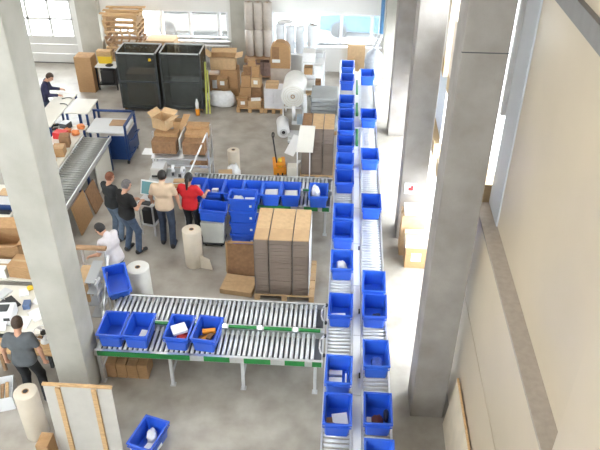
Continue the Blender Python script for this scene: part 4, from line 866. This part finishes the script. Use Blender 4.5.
# vehicles in the yard
def car(label, x, y, rz, m_):
    t = thing('parked_car', label, 'car', (x, y, -0.15), rz)
    mb = MB(); mb.T = Matrix.Rotation(R(90), 4, 'X'); mb.prism([(-2.1, 0.25), (2.1, 0.25), (2.15, 0.6), (2.0, 0.78), (1.2, 0.88), (-1.5, 0.9), (-2.1, 0.8)], -0.85, 0.85); mb.build('body', m_, t, bevel=0.05)
    mb = MB(); mb.T = Matrix.Rotation(R(90), 4, 'X'); mb.prism([(-1.6, 0.885), (1.1, 0.885), (0.5, 1.38), (-1.1, 1.42)], -0.72, 0.72); mb.build('cabin', dark_steel, t, bevel=0.04)
    mb = MB(); mb.T = Matrix.Rotation(R(90), 4, 'X'); mb.prism([(-1.1, 1.42), (0.5, 1.38), (0.45, 1.45), (-1.05, 1.48)], -0.70, 0.70); mb.build('roof', m_, t, bevel=0.02)
    for wx in (-1.35, 1.35):
        for wy in (-0.86, 0.68): MB().cyl((wx, wy, 0.31), (wx, wy+0.18, 0.31), 0.31, n=20).build('wheel', black_m, t, smooth=True)
car('pale grey parked car outside the left window band', -5.3, 25.9, R(4), mat('car_grey', (0.14, 0.13, 0.12), 0.3, 0.2))
car('light blue parked car outside the right window band', 1.2, 26.2, R(-6), mat('car_blue', (0.04, 0.09, 0.16), 0.3, 0.2))

# ------------------------------------------------------------ people
def surfnet(F, o, h):
    nx, ny, nz = F.shape
    acc = np.zeros((nx-1, ny-1, nz-1, 3)); cnt = np.zeros((nx-1, ny-1, nz-1)); S = F < 0
    edges = []
    for ax in range(3):
        sl0 = [slice(None)]*3; sl1 = [slice(None)]*3; sl0[ax] = slice(0, -1); sl1[ax] = slice(1, None)
        a = F[tuple(sl0)]; b = F[tuple(sl1)]; cr = (a < 0) != (b < 0)
        I = np.argwhere(cr); t = a[cr]/(a[cr]-b[cr]); P = I.astype(float); P[:, ax] += t
        o1, o2 = [k for k in range(3) if k != ax]
        for d1 in (0, -1):
            for d2 in (0, -1):
                J = I.copy(); J[:, o1] += d1; J[:, o2] += d2
                ok = (J >= 0).all(1) & (J[:, 0] < nx-1) & (J[:, 1] < ny-1) & (J[:, 2] < nz-1)
                Jo = J[ok]; np.add.at(acc, (Jo[:, 0], Jo[:, 1], Jo[:, 2]), P[ok]); np.add.at(cnt, (Jo[:, 0], Jo[:, 1], Jo[:, 2]), 1)
        edges.append((ax, o1, o2, I, a[cr] < 0))
    idx = -np.ones(cnt.shape, int); m_ = cnt > 0; idx[m_] = np.arange(m_.sum())
    V = acc[m_]/cnt[m_][:, None]*h + np.array(o)
    Q = []
    for ax, o1, o2, I, neg in edges:
        ok = (I[:, o1] > 0) & (I[:, o2] > 0) & (I[:, o1] < cnt.shape[o1]) & (I[:, o2] < cnt.shape[o2])
        I = I[ok]; ng = neg[ok]
        def at(d1, d2):
            J = I.copy(); J[:, o1] += d1; J[:, o2] += d2; return idx[J[:, 0], J[:, 1], J[:, 2]]
        q = np.stack([at(-1, -1), at(0, -1), at(0, 0), at(-1, 0)], 1)
        flip = ng if ax != 1 else ~ng
        q[~flip] = q[~flip][:, ::-1]
        Q.append(q)
    return V, np.concatenate(Q)
def sdf_object(name, prims, mt, parent, h=0.012, cut=None):
    """prims: (kind, data, k); capsules ('c', a, b, ra, rb) and ellipsoids ('e', centre, radii, rot3x3)"""
    lo = np.full(3, 9.0); hi = -lo; bb = []
    for p in prims:
        if p[0] == 'c': a, b = np.array(p[1]), np.array(p[2]); r = max(p[3], p[4]); l_, u_ = np.minimum(a, b)-r, np.maximum(a, b)+r
        else: c = np.array(p[1]); r = max(p[2]); l_, u_ = c-r, c+r
        bb.append((l_, u_)); lo = np.minimum(lo, l_); hi = np.maximum(hi, u_)
    lo -= 0.04; hi += 0.04
    n = np.ceil((hi-lo)/h).astype(int)+1
    F = np.full(n, 0.2)
    ax = [lo[i]+h*np.arange(n[i]) for i in range(3)]
    for p, (l_, u_) in zip(prims, bb):
        k = p[-1]; pad = 0.06
        s = [slice(max(0, int((l_[i]-pad-lo[i])/h)), min(n[i], int((u_[i]+pad-lo[i])/h)+2)) for i in range(3)]
        P = np.stack(np.meshgrid(ax[0][s[0]], ax[1][s[1]], ax[2][s[2]], indexing='ij'), -1)
        if p[0] == 'c':
            a, b = np.array(p[1]), np.array(p[2]); ba = b-a; t = np.clip(((P-a)@ba)/max(ba@ba, 1e-9), 0, 1)
            d = np.linalg.norm(P-a-t[..., None]*ba, axis=-1)-(p[3]+(p[4]-p[3])*t)
        else:
            q = (P-np.array(p[1]))@np.array(p[3]); rr = np.array(p[2]); k0 = np.linalg.norm(q/rr, axis=-1); k1 = np.linalg.norm(q/(rr*rr), axis=-1)
            d = k0*(k0-1)/np.maximum(k1, 1e-6)
        G = F[tuple(s)]; hh = np.clip(0.5+0.5*(G-d)/k, 0, 1)
        F[tuple(s)] = G*(1-hh)+d*hh-k*hh*(1-hh)
    if cut is not None:
        P = np.stack(np.meshgrid(*ax, indexing='ij'), -1); F = np.maximum(F, cut(P))
    V, Q = surfnet(F, lo, h)
    me = bpy.data.meshes.new(name); me.from_pydata(V.tolist(), [], Q.tolist()); me.update(); me.materials.append(mt)
    bm = bmesh.new(); bm.from_mesh(me); bmesh.ops.recalc_face_normals(bm, faces=bm.faces); bm.to_mesh(me); bm.free()
    for pl in me.polygons: pl.use_smooth = True
    o = bpy.data.objects.new(name, me); C.objects.link(o); o.parent = parent
    return o
def rot(ax, a):
    c, s = math.cos(a), math.sin(a)
    return np.array({'x': [[1, 0, 0], [0, c, -s], [0, s, c]], 'y': [[c, 0, s], [0, 1, 0], [-s, 0, c]], 'z': [[c, -s, 0], [s, c, 0], [0, 0, 1]]}[ax])
skin_m = mat('skin', (0.55, 0.30, 0.20), 0.55, 0, 0.05, 10)
eye_m = mat('eye', (0.02, 0.015, 0.012), 0.2)
lip_m = mat('lip', (0.36, 0.13, 0.10), 0.5)
def person(label, loc, rz, H, shirt, trousers, hair, lean=0.0, arms=None, feet=((-0.11, 0.02), (0.11, 0.0)), head=(0, 0), sleeve='short', style='short', girth=1.0, shoe=(0.02, 0.02, 0.022), side=0.0, collar=False):
    """stands at loc facing local +Y; lean forward in degrees; arms: per side (upper dir, fore dir); head (yaw, pitch) in degrees"""
    root = thing('person', label, 'person', (*loc, 0), rz); root.scale = (H/1.75,)*3
    A = np.array
    Rt = rot('x', -R(lean)) @ rot('y', R(side)); hip = A([0, -math.sin(R(lean))*0.12, 0.95])
    T = lambda x, y, z: hip + Rt @ A([x, y, z-0.95])      # torso frame
    sh = {s: T(s*0.175*girth**0.5, 0, 1.43) for s in (-1, 1)}; neck = T(0, 0.0, 1.49); 
    Rh = Rt @ rot('z', R(head[0])) @ rot('x', -R(head[1]))
    hc = T(0, 0.015, 1.50) + Rh @ A([0, 0.025, 0.125])
    hp = {s: hip + A([s*0.092, 0, -0.03]) for s in (-1, 1)}
    arms = arms or {-1: ((-0.15, 0.05, -1), (-0.05, 0.25, -1)), 1: ((0.15, 0.05, -1), (0.05, 0.25, -1))}
    el, wr, fd = {}, {}, {}
    for s in (-1, 1):
        u, f = (np.array(q, float) for q in arms[s]); u /= np.linalg.norm(u); f /= np.linalg.norm(f)
        el[s] = sh[s]+u*0.285; wr[s] = el[s]+f*0.245; fd[s] = f
    kn, an, toe = {}, {}, {}
    for i, s in enumerate((-1, 1)):
        an[s] = A([feet[i][0], feet[i][1], 0.085]); mid = (hp[s]+an[s])/2
        L = np.linalg.norm(hp[s]-an[s]); b = math.sqrt(max(0.0, 0.43**2-(L/2)**2)); kn[s] = mid+A([0, min(b, 0.25)+0.01, 0.02])
        toe[s] = an[s]+A([s*0.03, 0.14, -0.045])
    g = girth
    torso = [('c', hip+Rt@A([-0.075*g, 0, 0.02]), hip+Rt@A([0.075*g, 0, 0.02]), 0.112*g, 0.112*g, .05), ('c', T(-0.07*g, 0.005, 1.10), T(0.07*g, 0.005, 1.10), 0.102*g, 0.102*g, .06),
             ('c', T(-0.095*g, 0.01, 1.28), T(0.095*g, 0.01, 1.28), 0.108*g, 0.108*g, .06), ('c', T(-0.13, -0.005, 1.41), T(0.13, -0.005, 1.41), 0.065, 0.065, .06)]
    body = list(torso)
    for s in (-1, 1):
        body += [('c', hp[s], kn[s], 0.080*g, 0.055, .04), ('c', kn[s], an[s], 0.056, 0.040, .03), ('c', an[s], toe[s], 0.042, 0.03, .02)]
        body += [('c', sh[s], el[s], 0.050, 0.040, .03), ('c', el[s], wr[s], 0.040, 0.027, .02)]
        # hand: palm, four fingers curled, thumb leaving its side
        f = fd[s]; sd = np.cross(f, A([0, 0, 1.0]));
        if np.linalg.norm(sd) < .2: sd = np.cross(f, A([0, 1.0, 0]))
        sd /= np.linalg.norm(sd); pn = np.cross(sd, f)
        if pn[2] > 0 and abs(f[2]) < .8: pn = -pn
        w = wr[s]; kc = w+f*0.085
        body += [('c', w, kc+sd*0.018, 0.024, 0.017, .012), ('c', w, kc-sd*0.018, 0.024, 0.017, .012)]
        for j, ln in enumerate((0.062, 0.075, 0.070, 0.055)):
            k0 = kc+sd*(0.030-0.020*j); k1 = k0+f*ln*0.55+pn*0.012; k2 = k1+f*ln*0.30+pn*0.032
            body += [('c', k0, k1, 0.0095, 0.009, .005), ('c', k1, k2, 0.009, 0.008, .004)]
        t0 = w+f*0.03+sd*0.026; t1 = t0+f*0.035+sd*0.026+pn*0.01; body += [('c', t0, t1, 0.012, 0.010, .006), ('c', t1, t1+f*0.03+pn*0.008, 0.010, 0.008, .005)]
    hd = lambda x, y, z: hc + Rh @ A([x, y, z])
    body += [('c', T(0, -0.01, 1.44), hd(0, -0.02, -0.06), 0.056, 0.050, .03), ('e', hd(0, 0, 0.015), (0.076, 0.096, 0.108), Rh, .03), ('e', hd(0, 0.025, -0.055), (0.055, 0.066, 0.062), Rh, .03),
             ('c', hd(0, 0.092, 0.012), hd(0, 0.110, -0.024), 0.010, 0.014, .012), ('c', hd(-0.03, 0.086, 0.022), hd(0.03, 0.086, 0.022), 0.012, 0.012, .01)]
    for s in (-1, 1): body += [('e', hd(s*0.079, 0.0, -0.005), (0.012, 0.020, 0.032), Rh, .008)]
    b = sdf_object('body', body, skin_m, root, 0.0115)
    for s in (-1, 1):
        e = MB().lump((0, 0, 0), 0.012, 0.010, 0.009, 0, 8, 6).build('eye', eye_m, b, smooth=True); e.location = hd(s*0.032, 0.089, 0.0)
    e = MB().lump((0, 0, 0), 0.024, 0.008, 0.006, 0, 10, 6).build('mouth', lip_m, b, smooth=True); e.location = hd(0, 0.086, -0.062); e.rotation_euler = Matrix(Rh.tolist()).to_euler()
    # clothing
    inf = 0.014
    sp = [(*p[:3], p[3]+inf, p[4]+inf, p[5]) for p in torso]
    for s in (-1, 1):
        if sleeve == 'short': m1 = sh[s]+(el[s]-sh[s])*0.62; sp += [('c', sh[s], m1, 0.066, 0.060, .03)]
        else: sp += [('c', sh[s], el[s], 0.064, 0.054, .03), ('c', el[s], el[s]+(wr[s]-el[s])*0.93, 0.054, 0.042, .02)]
    if collar: sp += [('c', T(0, -0.01, 1.47), T(0, -0.005, 1.495), 0.068, 0.066, .02)]
    hemz = hip+Rt@A([0, 0, -0.06]); up = Rt@A([0, 0, 1.0])
    sdf_object('shirt', sp, shirt, root, 0.013, cut=lambda P: -((P-hemz)@up))
    tp = [('c', hip+A([-0.07*g, 0, 0.02]), hip+A([0.07*g, 0, 0.02]), 0.117*g, 0.117*g, .05)]
    for s in (-1, 1): tp += [('c', hp[s], kn[s], 0.095*g, 0.072, .04), ('c', kn[s], an[s]+A([0, 0, -0.02]), 0.072, 0.062, .03)]
    sdf_object('trousers', tp, trousers, root, 0.013, cut=lambda P: np.maximum(0.045-P[..., 2], P[..., 2]-1.06))
    shm = mat('shoe_%d' % int(shoe[0]*1000), shoe, 0.5)
    for s in (-1, 1):
        sdf_object('shoe', [('c', an[s]+A([0, -0.04, -0.035]), toe[s]+A([0, 0.02, 0.01]), 0.048, 0.040, .02), ('c', an[s]+A([0, -0.03, -0.02]), an[s]+A([0, 0, 0.02]), 0.046, 0.046, .02)], shm, root, 0.011, cut=lambda P: 0.002-P[..., 2])
    hpz = [('e', hd(0, -0.008, 0.026), (0.088, 0.104, 0.114), Rh, .02)]
    if style == 'ponytail': hpz += [('c', hd(0, -0.10, 0.05), hd(0, -0.13, -0.02), 0.03, 0.04, .02), ('c', hd(0, -0.13, -0.02), hd(0, -0.12, -0.22), 0.042, 0.02, .02)]
    if style == 'bob': hpz += [('c', hd(0, -0.05, 0.0), hd(0, -0.06, -0.09), 0.075, 0.06, .03)]
    def cutf(P):
        q = (P-hc)@Rh; low = -0.02 if style == 'short' else -0.3
        return np.maximum(np.minimum(q[..., 1]-0.02, 0.062-q[..., 2]), np.where(q[..., 1] > -0.12, (-0.045 if style == 'short' else -0.30)-q[..., 2], -1))
    sdf_object('hair', hpz, hair, root, 0.011, cut=cutf)
    return root
def cloth(name, col, var=0.12): return mat(name, col, 0.85, 0, var, 9, 0.25, 14)
jeans = cloth('jeans_blue', (0.06, 0.09, 0.15), 0.25); jeans2 = cloth('jeans_dark', (0.035, 0.05, 0.085), 0.25); dark_tr = cloth('trousers_dark', (0.012, 0.014, 0.018)); grey_tr = cloth('jeans_faded', (0.11, 0.15, 0.21), 0.2)
hair_br = mat('hair_brown', (0.05, 0.028, 0.016), 0.6, 0, 0.3, 40, 0.3); hair_dk = mat('hair_dark', (0.012, 0.010, 0.009), 0.5, 0, 0.3, 40, 0.3); hair_gr = mat('hair_grey', (0.12, 0.11, 0.11), 0.6, 0, 0.3, 40, 0.3); hair_rd = mat('hair_auburn', (0.16, 0.05, 0.02), 0.6, 0, 0.3, 40, 0.3)
person('person in black shirt and jeans with arms crossed, short grey hair', (-4.29, 11.5), R(-35), 1.74, cloth('tee_black', (0.009, 0.009, 0.010)), jeans, hair_gr, lean=3, girth=0.99,
       arms={-1: ((-0.25, 0.25, -1), (0.75, 0.75, 0.1)), 1: ((0.3, 0.2, -1), (-0.5, 0.9, 0.05))}, feet=((-0.13, -0.02), (0.14, 0.06)), head=(-5, 12))
person('person in dark shirt with auburn hair behind the grey haired one', (-4.73, 11.92), R(-30), 1.66, cloth('tee_charcoal', (0.016, 0.018, 0.02)), grey_tr, hair_rd, girth=0.93,
       arms={-1: ((-0.2, 0.2, -1), (0.7, 0.8, 0.0)), 1: ((0.2, 0.2, -1), (-0.5, 0.9, 0.0))}, head=(-10, 10))
person('person in beige short sleeved shirt seen from behind at packing station', (-3.58, 11.82), R(4), 1.80, cloth('shirt_beige', (0.62, 0.47, 0.33), 0.06), jeans2, hair_dk, girth=0.97, collar=True,
       arms={-1: ((-0.35, 0.15, -1), (-0.1, 0.6, -0.7)), 1: ((0.35, 0.05, -1), (0.1, 0.25, -1))}, feet=((-0.12, 0.05), (0.10, -0.10)), head=(-12, 10))
person('person in red shirt with a dark ponytail at packing station', (-3.08, 11.97), R(-8), 1.68, cloth('tee_red', (0.55, 0.012, 0.018), 0.08), dark_tr, hair_dk, style='ponytail', girth=0.94,
       arms={-1: ((-0.5, 0.3, -1), (0.1, 0.9, -0.35)), 1: ((0.5, 0.3, -0.9), (-0.05, 0.9, -0.1))}, head=(0, 14))
person('person in white shirt looking down to the left by the grey rack', (-4.12, 10.02), R(65), 1.74, cloth('shirt_white', (0.62, 0.58, 0.60), 0.06), jeans2, hair_dk, lean=12, sleeve='short', collar=True,
       arms={-1: ((-0.15, 0.25, -1), (0.0, 0.9, -0.5)), 1: ((0.15, 0.2, -1), (0.0, 0.85, -0.55))}, head=(10, 25))
person('person in grey shirt and dark trousers at the left edge desk', (-4.76, 7.38), R(6), 1.74, cloth('tee_grey', (0.10, 0.11, 0.12), 0.1), dark_tr, hair_br, lean=4, girth=0.96,
       arms={-1: ((-0.45, -0.05, -1), (-0.1, 0.15, -1)), 1: ((0.35, -0.05, -1), (0.05, 0.1, -1))}, feet=((-0.12, 0.0), (0.16, 0.05)), head=(0, 12))
person('person in navy jacket leaning over the cream table far left', (-8.10, 17.0), R(-72), 1.70, cloth('jacket_navy', (0.022, 0.022, 0.06), 0.15), jeans2, hair_br, lean=18, sleeve='long',
       arms={-1: ((-0.2, 0.25, -0.9), (0.2, 1, -0.1)), 1: ((0.25, 0.1, -0.9), (-0.1, 1, -0.15))}, head=(-5, 18))
